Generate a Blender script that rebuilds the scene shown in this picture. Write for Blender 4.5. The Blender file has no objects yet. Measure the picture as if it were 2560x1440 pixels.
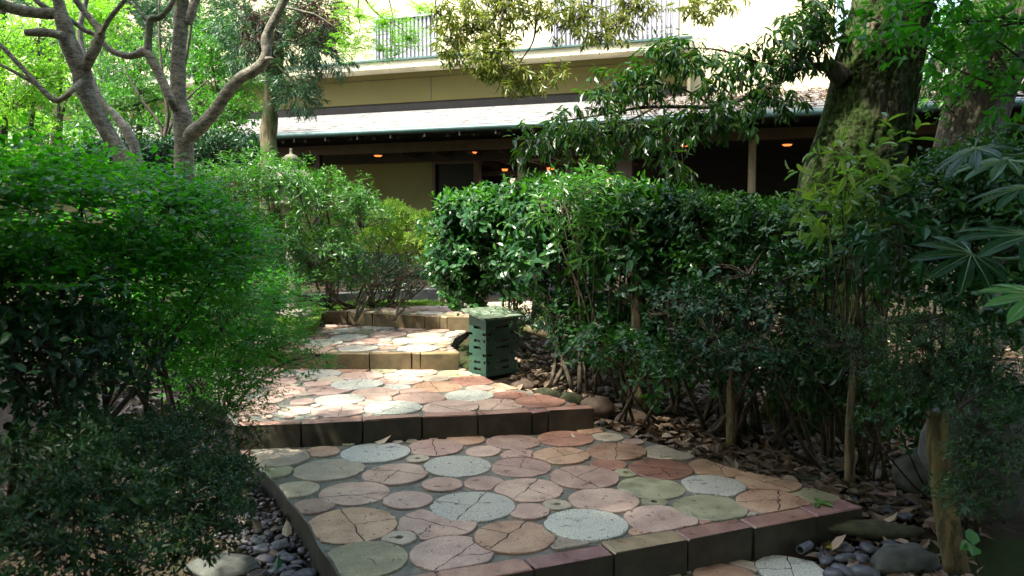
import bpy, math, random
import numpy as np
from mathutils import Vector, Matrix, noise

# ------------------------------------------------------------------ camera, world, sun, exposure
LENS = 26.7
PITCH = math.radians(4.2)
EYE = Vector((0.0, 0.0, 1.57))
SUN_EL = math.radians(62.0)
SUN_DIR = Vector((-0.52, -0.42, 0)).normalized() * math.cos(SUN_EL) + Vector((0, 0, math.sin(SUN_EL)))

scene = bpy.context.scene
cam_data = bpy.data.cameras.new('camera')
cam_data.lens = LENS
cam_data.sensor_width = 36.0
cam_data.clip_start = 0.05
cam_data.clip_end = 600
cam_data.dof.use_dof = True
cam_data.dof.focus_distance = 5.0
cam_data.dof.aperture_fstop = 5.6
cam = bpy.data.objects.new('camera', cam_data)
scene.collection.objects.link(cam)
cam.location = EYE
cam.rotation_euler = (math.radians(90) - PITCH, 0, 0)
scene.camera = cam

world = bpy.data.worlds.new('World')
scene.world = world
world.use_nodes = True
wn = world.node_tree.nodes
sky = wn.new('ShaderNodeTexSky')
sky.sky_type = 'NISHITA'
sky.sun_disc = False
sky.sun_elevation = SUN_EL
sky.sun_rotation = math.atan2(SUN_DIR.x, SUN_DIR.y)
sky.air_density = 1.6
sky.dust_density = 3.5
sky.ozone_density = 0.8
wn['Background'].inputs['Strength'].default_value = 0.15
world.node_tree.links.new(sky.outputs[0], wn['Background'].inputs['Color'])

sun_data = bpy.data.lights.new('sun', 'SUN')
sun_data.energy = 2.9
sun_data.angle = math.radians(2.0)
sun_data.color = (1.0, 0.95, 0.86)
sun = bpy.data.objects.new('sun', sun_data)
scene.collection.objects.link(sun)
sun.rotation_euler = SUN_DIR.to_track_quat('Z', 'Y').to_euler()

scene.view_settings.view_transform = 'Standard'
scene.view_settings.look = 'None'
scene.view_settings.gamma = 1.0
scene.view_settings.use_curve_mapping = False
scene.view_settings.exposure = 2.45
scene.render.engine = 'CYCLES'
scene.cycles.use_denoising = True
scene.cycles.max_bounces = 7
scene.cycles.diffuse_bounces = 3
scene.cycles.transmission_bounces = 3
scene.cycles.glossy_bounces = 3

# ------------------------------------------------------------------ helpers
R = np.random.default_rng(11)
random.seed(5)
F = LENS / 36.0 * 2560.0
CP, SP = math.cos(PITCH), math.sin(PITCH)

def ray(px, py):
    a, b = (px - 1280) / F, (720 - py) / F
    return Vector((a, CP + b * SP, -SP + b * CP))

def onz(px, py, z):
    """Point of the place seen at photo pixel (px, py) that lies at height z."""
    d = ray(px, py)
    return EYE + d * ((z - EYE.z) / d.z)

def at(px, py, Y):
    """Point seen at photo pixel (px, py) that lies Y metres ahead."""
    d = ray(px, py)
    return EYE + d * (Y / d.y)

def scr(P):
    """numpy world points -> photo pixels and depth."""
    q = P - np.array(EYE)
    dep = q[:, 1] * CP - q[:, 2] * SP
    up = q[:, 1] * SP + q[:, 2] * CP
    dd = np.maximum(dep, 0.05)
    return 1280 + F * q[:, 0] / dd, 720 - F * up / dd, dep

def link(o, parent=None):
    scene.collection.objects.link(o)
    if parent is not None:
        o.parent = parent
    return o

def tag(o, label=None, cat=None, group=None, kind=None):
    if label: o['label'] = label
    if cat: o['category'] = cat
    if group: o['group'] = group
    if kind: o['kind'] = kind
    return o

def empty(name, loc=(0, 0, 0), rz=0.0):
    o = bpy.data.objects.new(name, None)
    o.location = loc
    o.rotation_euler = (0, 0, rz)
    o.empty_display_size = 0.1
    return link(o)

def mesh_np(name, V, faces, mat, smooth=False, matidx=None):
    """faces: list of (n,k) int arrays; V (N,3)."""
    me = bpy.data.meshes.new(name)
    V = np.asarray(V, np.float32)
    me.vertices.add(len(V))
    me.vertices.foreach_set('co', V.ravel())
    fa = [np.asarray(f, np.int32) for f in faces if len(f)]
    loops = np.concatenate([f.ravel() for f in fa])
    tot = np.concatenate([np.full(len(f), f.shape[1], np.int32) for f in fa])
    start = np.concatenate([[0], np.cumsum(tot)[:-1]]).astype(np.int32)
    me.loops.add(len(loops))
    me.loops.foreach_set('vertex_index', loops)
    me.polygons.add(len(tot))
    me.polygons.foreach_set('loop_start', start)
    me.polygons.foreach_set('use_smooth', np.full(len(tot), bool(smooth)))
    if matidx is not None:
        me.polygons.foreach_set('material_index', np.asarray(matidx, np.int32))
    me.update(calc_edges=True)
    for m in (mat if isinstance(mat, (list, tuple)) else [mat]):
        me.materials.append(m)
    return me

class MB:
    """collects shapes, links them as ONE mesh object"""
    def __init__(s):
        s.v = []; s.f = {}; s.n = 0
    def add(s, V, faces):
        V = np.asarray(V, float).reshape(-1, 3)
        for f in faces:
            f = np.asarray(f, int)
            if f.ndim == 1: f = f[None]
            s.f.setdefault(f.shape[1], []).append(f + s.n)
        s.v.append(V); s.n += len(V)
        return s
    def box(s, x0, x1, y0, y1, z0, z1):
        V = [(x, y, z) for z in (z0, z1) for y in (y0, y1) for x in (x0, x1)]
        return s.add(V, [np.array([(0, 2, 3, 1), (4, 5, 7, 6), (0, 1, 5, 4), (2, 6, 7, 3), (0, 4, 6, 2), (1, 3, 7, 5)])])
    def hexa(s, low, high):
        """low, high: 4 corners each, counterclockwise from above"""
        V = [tuple(p) for p in low] + [tuple(p) for p in high]
        return s.add(V, [np.array([(3, 2, 1, 0), (4, 5, 6, 7), (0, 1, 5, 4), (1, 2, 6, 5), (2, 3, 7, 6), (3, 0, 4, 7)])])
    def tube(s, pts, rad, sides=6, cap=True, wob=0.0, seed=0):
        P = np.array([tuple(p) for p in pts], float)
        r = np.broadcast_to(np.asarray(rad, float), (len(P),))
        T = np.gradient(P, axis=0) if len(P) > 2 else np.repeat((P[1:] - P[:1]), len(P), 0)
        T /= np.linalg.norm(T, axis=1)[:, None] + 1e-9
        ref = np.array([0.0, 0, 1]) if abs(T[:, 2]).mean() < 0.8 else np.array([0.3, 1.0, 0])
        A = np.cross(T, ref); A /= np.linalg.norm(A, axis=1)[:, None] + 1e-9
        for i_ in range(1, len(P)):      # carry the frame along the path without twisting
            a_ = A[i_ - 1] - T[i_] * np.dot(A[i_ - 1], T[i_]); A[i_] = a_ / (np.linalg.norm(a_) + 1e-9)
        B = np.cross(T, A)
        th = np.arange(sides) / sides * 2 * math.pi
        rr = np.repeat(r[:, None], sides, 1)
        if wob:
            cl = np.concatenate([[0], np.cumsum(np.linalg.norm(np.diff(P, axis=0), axis=1))]) / (r.mean() * 3.0)
            for i in range(len(P)):
                for j in range(sides):
                    q = Vector((math.cos(th[j]) * 2.2, math.sin(th[j]) * 2.2, cl[i] + seed * 7.3))
                    rr[i, j] *= 1 + wob * noise.noise(q) + wob * 0.6 * noise.noise(q * 2.7)
        V = P[:, None] + rr[..., None] * (np.cos(th)[None, :, None] * A[:, None] + np.sin(th)[None, :, None] * B[:, None])
        m = len(P)
        i, j = np.meshgrid(np.arange(m - 1), np.arange(sides), indexing='ij')
        a = i * sides + j; b = i * sides + (j + 1) % sides
        q = np.stack([a, b, b + sides, a + sides], -1).reshape(-1, 4)
        fs = [q]
        V = V.reshape(-1, 3)
        if cap:
            n0 = len(V)
            V = np.vstack([V, P[:1], P[-1:]])
            jj = np.arange(sides)
            fs.append(np.stack([np.full(sides, n0), (jj + 1) % sides, jj], 1))
            o = (m - 1) * sides
            fs.append(np.stack([np.full(sides, n0 + 1), o + jj, o + (jj + 1) % sides], 1))
        return s.add(V, fs)
    def build(s, name, mat, parent=None, smooth=False):
        if not s.v: return None
        me = mesh_np(name, np.vstack(s.v), [np.vstack(x) for x in s.f.values()], mat, smooth)
        return link(bpy.data.objects.new(name, me), parent)

def smooth_path(pts, n=6):
    """Catmull-Rom through points with extra columns (x,y,z,r)"""
    P = np.array(pts, float)
    P = np.vstack([2 * P[0] - P[1], P, 2 * P[-1] - P[-2]])
    out = []
    for i in range(1, len(P) - 2):
        for t in np.arange(n) / n:
            a, b, c, d = P[i - 1], P[i], P[i + 1], P[i + 2]
            out.append(0.5 * (2 * b + (c - a) * t + (2 * a - 5 * b + 4 * c - d) * t * t + (3 * b - a - 3 * c + d) * t ** 3))
    out.append(P[-2])
    out = np.array(out)
    out[:, 3:] = np.maximum(out[:, 3:], 0.001)
    return out

def ppath(pts, Y, n=6, k=1.0):
    """photo polyline [(px,py,width_px[,Y])] at distance Y -> smooth path xyz r"""
    L = []
    for p in pts:
        y = p[3] if len(p) > 3 else Y
        w = at(p[0], p[1], y)
        L.append((w.x, w.y, w.z, p[2] * k * y / F / 2))
    return smooth_path(L, n)

# ------------------------------------------------------------------ materials
def newmat(name):
    m = bpy.data.materials.new(name); m.use_nodes = True
    nt = m.node_tree
    return m, nt, nt.nodes['Principled BSDF']

def lk(nt, a, b): nt.links.new(a, b)

def nd(nt, t, **kw):
    n = nt.nodes.new(t)
    for k, v in kw.items():
        if k in n.inputs: n.inputs[k].default_value = v
        else: setattr(n, k, v)
    return n

def ramp(nt, fac, stops):
    r = nt.nodes.new('ShaderNodeValToRGB')
    e = r.color_ramp.elements
    while len(e) < len(stops): e.new(0.5)
    for x, (p, c) in zip(e, stops):
        x.position = p; x.color = (*c, 1) if len(c) == 3 else c
    lk(nt, fac, r.inputs[0])
    return r.outputs[0]

def mix(nt, fac, a, b, mode='MIX'):
    m = nt.nodes.new('ShaderNodeMix'); m.data_type = 'RGBA'; m.blend_type = mode
    for s, v in ((m.inputs[0], fac), (m.inputs[6], a), (m.inputs[7], b)):
        if hasattr(v, 'is_output'): lk(nt, v, s)
        elif isinstance(v, (int, float)): s.default_value = v
        else: s.default_value = (*v, 1)
    return m.outputs[2]

def bump(nt, h, strength=0.5, dist=0.01, b=None):
    n = nd(nt, 'ShaderNodeBump'); n.inputs['Strength'].default_value = strength; n.inputs['Distance'].default_value = dist
    lk(nt, h, n.inputs['Height'])
    return n.outputs[0]

def mnoise(nt, scale, detail=4, rough=0.55, coord='Object', vec=None):
    n = nd(nt, 'ShaderNodeTexNoise'); n.inputs['Scale'].default_value = scale
    n.inputs['Detail'].default_value = detail; n.inputs['Roughness'].default_value = rough
    if vec is None:
        tc = nd(nt, 'ShaderNodeTexCoord'); vec = tc.outputs[coord]
    lk(nt, vec, n.inputs['Vector'])
    return n.outputs[0]

def world_pos(nt):
    return nd(nt, 'ShaderNodeNewGeometry').outputs['Position']

def leaf_mat(name, cols, rough=0.38, trans=0.35, tcol=None, spec=0.5):
    """cols: 3-4 colours spread over the leaves, each leaf its own"""
    m, nt, b = newmat(name)
    g = nd(nt, 'ShaderNodeNewGeometry'); oi = nd(nt, 'ShaderNodeObjectInfo')
    ad = nd(nt, 'ShaderNodeMath', operation='ADD'); lk(nt, g.outputs['Random Per Island'], ad.inputs[0]); lk(nt, oi.outputs['Random'], ad.inputs[1])
    fr = nd(nt, 'ShaderNodeMath', operation='FRACT'); lk(nt, ad.outputs[0], fr.inputs[0])
    st = [(i / max(1, len(cols) - 1), c) for i, c in enumerate(cols)]
    c = ramp(nt, fr.outputs[0], st)
    n = mnoise(nt, 2.2, 2, vec=g.outputs['Position'])
    c = mix(nt, 0.35, c, ramp(nt, n, [(0.3, (0.45, 0.5, 0.5)), (0.7, (1.25, 1.25, 1.0))]), 'MULTIPLY')
    lk(nt, c, b.inputs['Base Color'])
    b.inputs['Roughness'].default_value = rough
    b.inputs['Specular IOR Level'].default_value = spec
    t = nd(nt, 'ShaderNodeBsdfTranslucent')
    tc = mix(nt, 1.0, c, tcol or (1.5, 2.0, 0.5), 'MULTIPLY')
    lk(nt, tc, t.inputs['Color'])
    ms = nd(nt, 'ShaderNodeMixShader'); ms.inputs[0].default_value = trans
    lk(nt, b.outputs[0], ms.inputs[1]); lk(nt, t.outputs[0], ms.inputs[2])
    lk(nt, ms.outputs[0], nt.nodes['Material Output'].inputs[0])
    return m

def bark_mat(name, lo, hi, moss=None, mossamt=0.0, scale=14, stretch=4.0, bstr=0.7, bdist=0.02):
    m, nt, b = newmat(name)
    tc = nd(nt, 'ShaderNodeTexCoord'); mp = nd(nt, 'ShaderNodeMapping')
    mp.inputs['Scale'].default_value = (1, 1, 1 / stretch); lk(nt, tc.outputs['Object'], mp.inputs[0])
    n1 = mnoise(nt, scale, 8, 0.65, vec=mp.outputs[0])
    n2 = mnoise(nt, scale * 0.25, 3, vec=tc.outputs['Object'])
    c = ramp(nt, n1, [(0.32, lo), (0.62, hi)])
    c = mix(nt, 0.5, c, ramp(nt, n2, [(0.35, (0.55, 0.55, 0.55)), (0.65, (1.2, 1.2, 1.2))]), 'MULTIPLY')
    if moss:
        n3 = mnoise(nt, 3.0, 6, 0.7, vec=tc.outputs['Object'])
        f = ramp(nt, n3, [(0.62 - mossamt * 0.35, (0, 0, 0)), (0.72 - mossamt * 0.3, (1, 1, 1))])
        n4 = mnoise(nt, 60, 3, vec=tc.outputs['Object'])
        mc = ramp(nt, n4, [(0.3, tuple(x * 0.45 for x in moss)), (0.7, moss)])
        c = mix(nt, f, c, mc)
    n5 = mnoise(nt, scale * 2.6, 5, 0.7, vec=mp.outputs[0])
    c = mix(nt, 0.75, c, ramp(nt, n5, [(0.40, (0.25, 0.25, 0.22)), (0.52, (1.15, 1.15, 1.15))]), 'MULTIPLY')
    lk(nt, c, b.inputs['Base Color']); b.inputs['Roughness'].default_value = 0.85
    b.inputs['Specular IOR Level'].default_value = 0.25
    lk(nt, bump(nt, n1, bstr, bdist), b.inputs['Normal'])
    return m

def tile_mat(name, base, edge, speck=0.5, var=0.35, rough=0.28, cols2=None):
    m, nt, b = newmat(name)
    P = world_pos(nt); oi = nd(nt, 'ShaderNodeObjectInfo')
    n1 = mnoise(nt, 7, 5, 0.6, vec=P)
    n2 = mnoise(nt, 160, 2, 0.5, vec=P)
    n3 = mnoise(nt, 38, 6, 0.75, vec=P)
    c = ramp(nt, n1, [(0.35, tuple(x * (1 - var) for x in base)), (0.62, base)])
    c = mix(nt, ramp(nt, n1, [(0.5, (0, 0, 0)), (0.72, (0.7, 0.7, 0.7))]), c, edge)
    c = mix(nt, 1.0, c, ramp(nt, oi.outputs['Random'], [(0, (0.78, 0.76, 0.74)), (0.5, (1, 1, 1)), (1, (1.12, 1.16, 1.1))]), 'MULTIPLY')
    c = mix(nt, ramp(nt, n2, [(0.5, (0, 0, 0)), (0.68, (speck, speck, speck))]), c, (0.04, 0.035, 0.03))
    c = mix(nt, ramp(nt, n3, [(0.60, (0, 0, 0)), (0.66, (0.8, 0.8, 0.8))]), c, (0.035, 0.03, 0.022))
    lk(nt, c, b.inputs['Base Color'])
    rr = nd(nt, 'ShaderNodeMapRange'); rr.inputs['To Min'].default_value = rough - 0.12; rr.inputs['To Max'].default_value = rough + 0.2
    lk(nt, n1, rr.inputs[0]); lk(nt, rr.outputs[0], b.inputs['Roughness'])
    lk(nt, bump(nt, n3, 0.7, 0.006), b.inputs['Normal'])
    return m

def simple(name, col, rough=0.6, var=0.3, scale=8, bs=0.2, metal=0.0, detail=5):
    m, nt, b = newmat(name)
    n = mnoise(nt, scale, detail, vec=world_pos(nt))
    c = ramp(nt, n, [(0.3, tuple(x * (1 - var) for x in col)), (0.7, tuple(min(1, x * (1 + var * 0.5)) for x in col))])
    lk(nt, c, b.inputs['Base Color']); b.inputs['Roughness'].default_value = rough; b.inputs['Metallic'].default_value = metal
    if bs: lk(nt, bump(nt, n, bs, 0.01), b.inputs['Normal'])
    return m

M = {}
M['pink'] = tile_mat('paver_pink', (0.62, 0.42, 0.33), (0.57, 0.47, 0.35))
M['orange'] = tile_mat('paver_orange', (0.58, 0.36, 0.235), (0.53, 0.42, 0.28))
M['red'] = tile_mat('paver_red', (0.42, 0.21, 0.15), (0.46, 0.29, 0.20))
M['buff'] = tile_mat('paver_buff', (0.52, 0.43, 0.32), (0.48, 0.44, 0.33))
M['olive'] = tile_mat('paver_olive', (0.38, 0.36, 0.22), (0.44, 0.41, 0.27))
M['white'] = tile_mat('paver_speckled', (0.60, 0.59, 0.50), (0.53, 0.53, 0.40), speck=0.95, var=0.15)
M['mauve'] = tile_mat('paver_mauve', (0.56, 0.38, 0.31), (0.54, 0.43, 0.33))
M['brick'] = tile_mat('edge_brick_clay', (0.43, 0.235, 0.18), (0.43, 0.30, 0.22), speck=0.5)
M['brickpurple'] = tile_mat('edge_brick_mauve', (0.36, 0.19, 0.18), (0.40, 0.26, 0.22), speck=0.5)
M['brickbuff'] = tile_mat('edge_brick_buff', (0.36, 0.26, 0.15), (0.36, 0.3, 0.18), speck=0.5)
M['brickolive'] = tile_mat('edge_brick_olive', (0.30, 0.22, 0.11), (0.28, 0.24, 0.12), speck=0.6)
M['mortar'] = simple('mortar', (0.145, 0.145, 0.11), 0.7, 0.45, 22, 0.8)
M['crack'] = simple('crack_dark', (0.02, 0.018, 0.014), 0.9, 0.2, 20, 0)
M['riser'] = simple('stained_shaded_brick', (0.042, 0.034, 0.019), 0.75, 0.6, 9, 0.4)  # stain colour deepened to carry the shade on the front faces
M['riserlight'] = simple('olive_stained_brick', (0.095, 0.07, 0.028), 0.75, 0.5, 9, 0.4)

# ------------------------------------------------------------------ leaves
WROOT = {}   # things whose children are laid out in world coordinates
def norm(a): return a / (np.linalg.norm(a, axis=-1, keepdims=True) + 1e-9)

LEAF = {  # outline: (u across, v along, w lift) ; faces
    'fine': (np.array([(0, 0, 0), (0.47, 0.3, .06), (0, 0.33, -.03), (-0.47, 0.3, .06), (0.42, 0.64, .02), (0, .64, -.08), (-0.42, 0.64, .02), (0, 1, -.16)]),
             [np.array([(0, 1, 2), (0, 2, 3), (4, 7, 5), (5, 7, 6)]), np.array([(1, 4, 5, 2), (2, 5, 6, 3)])]),
    'mid': (np.array([(0, 0, 0), (0.42, 0.45, .06), (0, 1, -.10), (-0.42, 0.45, .06), (0, .5, -.03)]),
            [np.array([(0, 1, 4), (1, 2, 4), (4, 2, 3), (0, 4, 3)])]),
    'low': (np.array([(0, 0, 0), (0.5, 0.5, .08), (0, 1, -.08), (-0.5, 0.5, .08)]),
            [np.array([(0, 1, 2), (0, 2, 3)])]),
}

def leaf_arrays(pos, d, n, size, aspect, lod):
    s = norm(np.cross(d, n)); n = norm(np.cross(s, d))
    tv, tf = LEAF[lod]
    N = len(pos)
    w = size * aspect
    V = pos[:, None] + tv[None, :, 0, None] * (s * w[:, None])[:, None] + tv[None, :, 1, None] * (d * size[:, None])[:, None] \
        + tv[None, :, 2, None] * (n * size[:, None])[:, None]
    k = tv.shape[0]
    off = (np.arange(N) * k)[:, None, None]
    fs = [(f[None] + off).reshape(-1, f.shape[1]) for f in tf]
    return V.reshape(-1, 3), fs

_unit = {}
def unit_leaf(mat, lod='fine'):
    key = (mat.name, lod)
    if key not in _unit:
        tv, tf = LEAF[lod]
        _unit[key] = mesh_np('leaf', tv, tf, mat)
    return _unit[key]

def leaves(parent, name, pos, d, n, size, aspect, mat, lod='mid', pick=0):
    """one foliage mesh under parent; the `pick` leaves that show largest become parts of their own"""
    d = norm(d)
    keep = np.ones(len(pos), bool)
    if pick:
        px, py, dep = scr(pos + d * size[:, None] * 0.5)
        ok = np.where((dep > 0.3) & (px > 0) & (px < 2560) & (py > 0) & (py < 1440))[0]
        cell = (px[ok] // 26).astype(int) * 1000 + (py[ok] // 26).astype(int)
        o = np.lexsort((dep[ok], cell))
        c = cell[o]; first = np.ones(len(c), bool); first[1:] = c[1:] != c[:-1]
        win = ok[o][first]
        s = norm(np.cross(d, n)); nn = norm(np.cross(s, d))
        face = np.abs((nn[win] * norm(pos[win] - np.array(EYE))).sum(1)) + 0.25
        show = size[win] / dep[win] * face
        win = win[np.argsort(-show)][:pick]
        me = unit_leaf(mat)
        for i in win:
            o_ = bpy.data.objects.new('leaf', me)
            w = size[i] * aspect
            mm = Matrix(((s[i, 0] * w, d[i, 0] * size[i], nn[i, 0] * size[i], pos[i, 0]),
                         (s[i, 1] * w, d[i, 1] * size[i], nn[i, 1] * size[i], pos[i, 1]),
                         (s[i, 2] * w, d[i, 2] * size[i], nn[i, 2] * size[i], pos[i, 2]), (0, 0, 0, 1)))
            o_.parent = parent
            o_.matrix_local = mm
            scene.collection.objects.link(o_)
        keep[win] = False
    V, fs = leaf_arrays(pos[keep], d[keep], n[keep], size[keep], aspect, lod)
    me = mesh_np(name, V, fs, mat)
    o = link(bpy.data.objects.new(name, me), parent)
    o['kind'] = 'stuff'
    return o

def shoot_leaves(c, sd, k, stem, lsize, splay=(75, 30), droop=0.0, jitter=0.25, flat=0.0, planar=False):
    """shoots at c with direction sd, k leaves each"""
    n = len(c)
    sd = norm(sd)
    t = np.linspace(0.15, 1, k)[None, :]
    az = np.arange(k)[None, :] * 2.39996 + R.uniform(0, 6.28, (n, 1)) + R.normal(0, 0.25, (n, k))
    if planar: az = np.arange(k)[None, :] * math.pi + R.normal(0, 0.3, (n, k)) + R.integers(0, 2, (n, 1)) * math.pi
    ang = np.radians(splay[0] + (splay[1] - splay[0]) * t) + R.normal(0, jitter, (n, k))
    ref = np.where(np.abs(sd[:, 2:3]) > 0.85, np.array([[1.0, 0, 0]]), np.array([[0, 0, 1.0]]))
    A = norm(np.cross(sd, ref)); B = np.cross(sd, A)
    per = np.cos(az)[..., None] * A[:, None] + np.sin(az)[..., None] * B[:, None]
    d = np.cos(ang)[..., None] * sd[:, None] + np.sin(ang)[..., None] * per
    d[..., 2] -= droop
    d = norm(d)
    pos = c[:, None] + sd[:, None] * (t[..., None] * stem[:, None, None])
    nrm = sd[:, None] * 0.9 + np.array([0, 0, 1.0]) * (0.5 + flat) + R.normal(0, 0.25, (n, k, 3))
    if planar: nrm = np.array([0, 0, 1.3]) + sd[:, None] * .25 + R.normal(0, 0.28, (n, k, 3))
    size = lsize * R.uniform(0.5, 1.25, (n, k)) * (1.05 - 0.35 * t)
    return pos.reshape(-1, 3), d.reshape(-1, 3), nrm.reshape(-1, 3), size.ravel()

def blob_points(blobs, count, shell=0.35, top=0.0, ground=None):
    """blobs: (centre, (rx, ry, rz)) ; points near the shells with outward directions"""
    vol = np.array([(b[1][0] * b[1][1] * b[1][2]) ** (2 / 3) for b in blobs]); vol /= vol.sum()
    which = R.choice(len(blobs), count, p=vol)
    u = norm(R.normal(0, 1, (count, 3)))
    if top:
        fl = (u[:, 2] < 0) & (R.random(count) < top); u[fl, 2] *= -1
    rr = 1 - np.abs(R.normal(0, shell, count)); rr = np.clip(rr, 0.05, 1.1)
    C = np.array([tuple(b[0]) for b in blobs])[which]; S = np.array([b[1] for b in blobs])[which]
    w = which * 2.3
    bumpy = 1 + 0.20 * np.sin(u[:, 0] * 4.3 + w) * np.cos(u[:, 1] * 5.1 + w) + 0.15 * np.sin(u[:, 2] * 8 + u[:, 0] * 6.3 + w) + 0.10 * np.sin(u[:, 0] * 17 + w) * np.sin(u[:, 2] * 19 + u[:, 1] * 7)
    far = R.random(count) < 0.07
    bumpy = bumpy + far * R.uniform(0.05, 0.30, count)
    P = C + u * S * (rr * bumpy)[:, None]
    out = norm(u / S)
    # drop points deep inside another blob
    inside = np.zeros(count, bool)
    for i, b in enumerate(blobs):
        q = (P - np.array(tuple(b[0]))) / np.array(b[1])
        inside |= (which != i) & ((q ** 2).sum(1) < 0.35)
    keep = ~inside | (R.random(count) < 0.15)
    fq = 2.2 / np.mean(S)
    hole = np.sin(P[:, 0] * fq * 2.1 + P[:, 2] * fq * 1.3) * np.sin(P[:, 2] * fq * 2.7 - P[:, 1] * fq + P[:, 0]) + 0.5 * np.sin(P[:, 0] * fq * 5.3) * np.sin(P[:, 2] * fq * 6.1 + P[:, 1] * 3)
    keep &= (hole > -0.45) | (R.random(count) < 0.25)
    if ground is not None:
        keep &= P[:, 2] > ground
    return P[keep], out[keep]

def pb(px, py, Y, rx, ry, rd=None):
    """blob outlined in the photo: centre pixel, distance, half width and half height in pixels, half depth in metres"""
    c = at(px, py, Y)
    a = rx * Y / F; b = ry * Y / F
    return (c, (a, rd if rd else (a + b) * 0.5, b))

def shrub(name, label, cat, blobs, nshoots, k, lsize, aspect, mat, wood, base, nstems=6, up=0.5, lod='mid', pick=0,
          stem=None, splay=(75, 30), droop=0.0, top=0.3, shell=0.3, stemr=0.012, group=None, ground=None, twigs=160, lean=(0, 0, 0), flat=0.0, parent=None, jitter=0.25, planar=False, horiz=0.0):
    P, out = blob_points(blobs, nshoots, shell, top, ground)
    sd = norm(out + np.array([0, 0, up]) + R.normal(0, 0.35, P.shape) + np.array(lean))
    if horiz: sd[:, 2] *= (1 - horiz); sd = norm(sd)
    st = (stem or lsize * 1.6) * R.uniform(0.6, 1.3, len(P))
    root = parent or empty(name, base[0])
    if label: tag(root, label, cat, group)
    pos, d, n, s = shoot_leaves(P, sd, k, st, lsize, splay, droop, jitter, flat, planar)
    leaves(root, 'foliage', pos, d, n, s, aspect, mat, lod, pick)
    # stems and twigs
    mb = MB()
    bases = [np.array(tuple(b)) for b in base]
    tips = P[R.choice(len(P), min(len(P), twigs), replace=False)]
    hubs = []
    for i in range(nstems):
        b = bases[i % len(bases)] + R.normal(0, 0.04, 3) * (1, 1, 0)
        tgt = np.array(tuple(blobs[i % len(blobs)][0])) + R.normal(0, 0.35, 3) * np.array(blobs[i % len(blobs)][1])
        m1 = b * 0.6 + tgt * 0.4 + R.normal(0, 0.06, 3)
        L = smooth_path([(*b, stemr), (*m1, stemr * 0.75), (*tgt, stemr * 0.35)], 5)
        mb.tube(L[:, :3], L[:, 3], 6)
        hubs += [L[j, :3] for j in range(4, len(L), 2)]
    hubs = np.array(hubs)
    for tp in tips:
        h = hubs[np.argmin(((hubs - tp) ** 2).sum(1) + R.random(len(hubs)) * 0.05)]
        mid = (h + tp) / 2 + R.normal(0, 0.05, 3) * np.linalg.norm(tp - h)
        L = smooth_path([(*h, stemr * 0.3), (*mid, stemr * 0.22), (*tp, stemr * 0.1)], 3)
        mb.tube(L[:, :3], L[:, 3], 3, cap=False)
    o = mb.build('branches', wood, root, smooth=True)
    WROOT[root] = 1
    return root

# ------------------------------------------------------------------ ground
def zg(x, y):
    z = np.interp(y, [-30, 2, 3.4, 5, 7, 8.8, 9.6, 30, 200], [-.15, -.05, -.02, .10, .26, .42, .56, .60, .60])
    side = np.clip((x - (0.35 * y + 0.7)) / 2.0, 0, 1) * 0.18 * np.clip((y - 3) / 2, 0, 1)
    left = np.clip((-x - 2.2) / 2.0, 0, 1) * 0.15
    return z + side + left

def build_ground():
    xs = np.concatenate([np.linspace(-120, -9, 14), np.arange(-8.5, 9, 0.11), np.linspace(9.5, 120, 14)])
    ys = np.concatenate([np.linspace(-60, 0.5, 10), np.arange(0.9, 14, 0.11), np.linspace(14.5, 160, 16)])
    X, Y = np.meshgrid(xs, ys, indexing='ij')
    Z = zg(X, Y)
    near = (np.abs(X) < 9) & (Y < 14) & (Y > .8)
    W = np.zeros_like(Z)
    it = np.argwhere(near)
    for i, j in it:
        W[i, j] = noise.noise(Vector((X[i, j] * 2.3, Y[i, j] * 2.3, 0))) * 0.03 + noise.noise(Vector((X[i, j] * 9, Y[i, j] * 9, 3))) * 0.012 - 0.015
    Z = Z + W
    n, m = X.shape
    V = np.stack([X, Y, Z], -1).reshape(-1, 3)
    i, j = np.meshgrid(np.arange(n - 1), np.arange(m - 1), indexing='ij')
    a = (i * m + j).ravel()
    f = np.stack([a, a + m, a + m + 1, a + 1], 1)
    mt, nt, b = newmat('garden_soil')
    P = world_pos(nt)
    n1 = mnoise(nt, 18, 8, 0.7, vec=P); n2 = mnoise(nt, 1.3, 4, vec=P)
    c = ramp(nt, n1, [(0.3, (0.018, 0.013, 0.009)), (0.55, (0.05, 0.036, 0.024)), (0.75, (0.10, 0.078, 0.055))])
    c = mix(nt, ramp(nt, n2, [(0.5, (0, 0, 0)), (0.62, (0.8, 0.8, 0.8))]), c, (0.03, 0.055, 0.012))
    lk(nt, c, b.inputs['Base Color']); b.inputs['Roughness'].default_value = 0.95
    b.inputs['Specular IOR Level'].default_value = 0.1
    lk(nt, bump(nt, n1, 0.9, 0.03), b.inputs['Normal'])
    o = link(bpy.data.objects.new('ground', mesh_np('ground', V, [f], mt, True)))
    tag(o, 'dark garden soil under the shrubs and beside the stepped path', kind='structure')
build_ground()

# ------------------------------------------------------------------ stepped path
def c1(x, y, w=0, *r): return (480 + x / 2.977, 740 + y / 2.977, w / 2.977, *r)
def c2(x, y, w=0, *r): return (560 + x / 3.048, 1000 + y / 3.048, w / 3.048, *r)
def c3(x, y, w=0, *r): return (1300 + x / 2.667, 960 + y / 2.667, w / 2.667, *r)
def c6(x, y, w=0, *r): return (1050 + x / 3.938, 700 + y / 3.938, w / 3.938, *r)

def xy(px, py, z):
    p = onz(px, py, z); return np.array([p.x, p.y])

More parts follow.
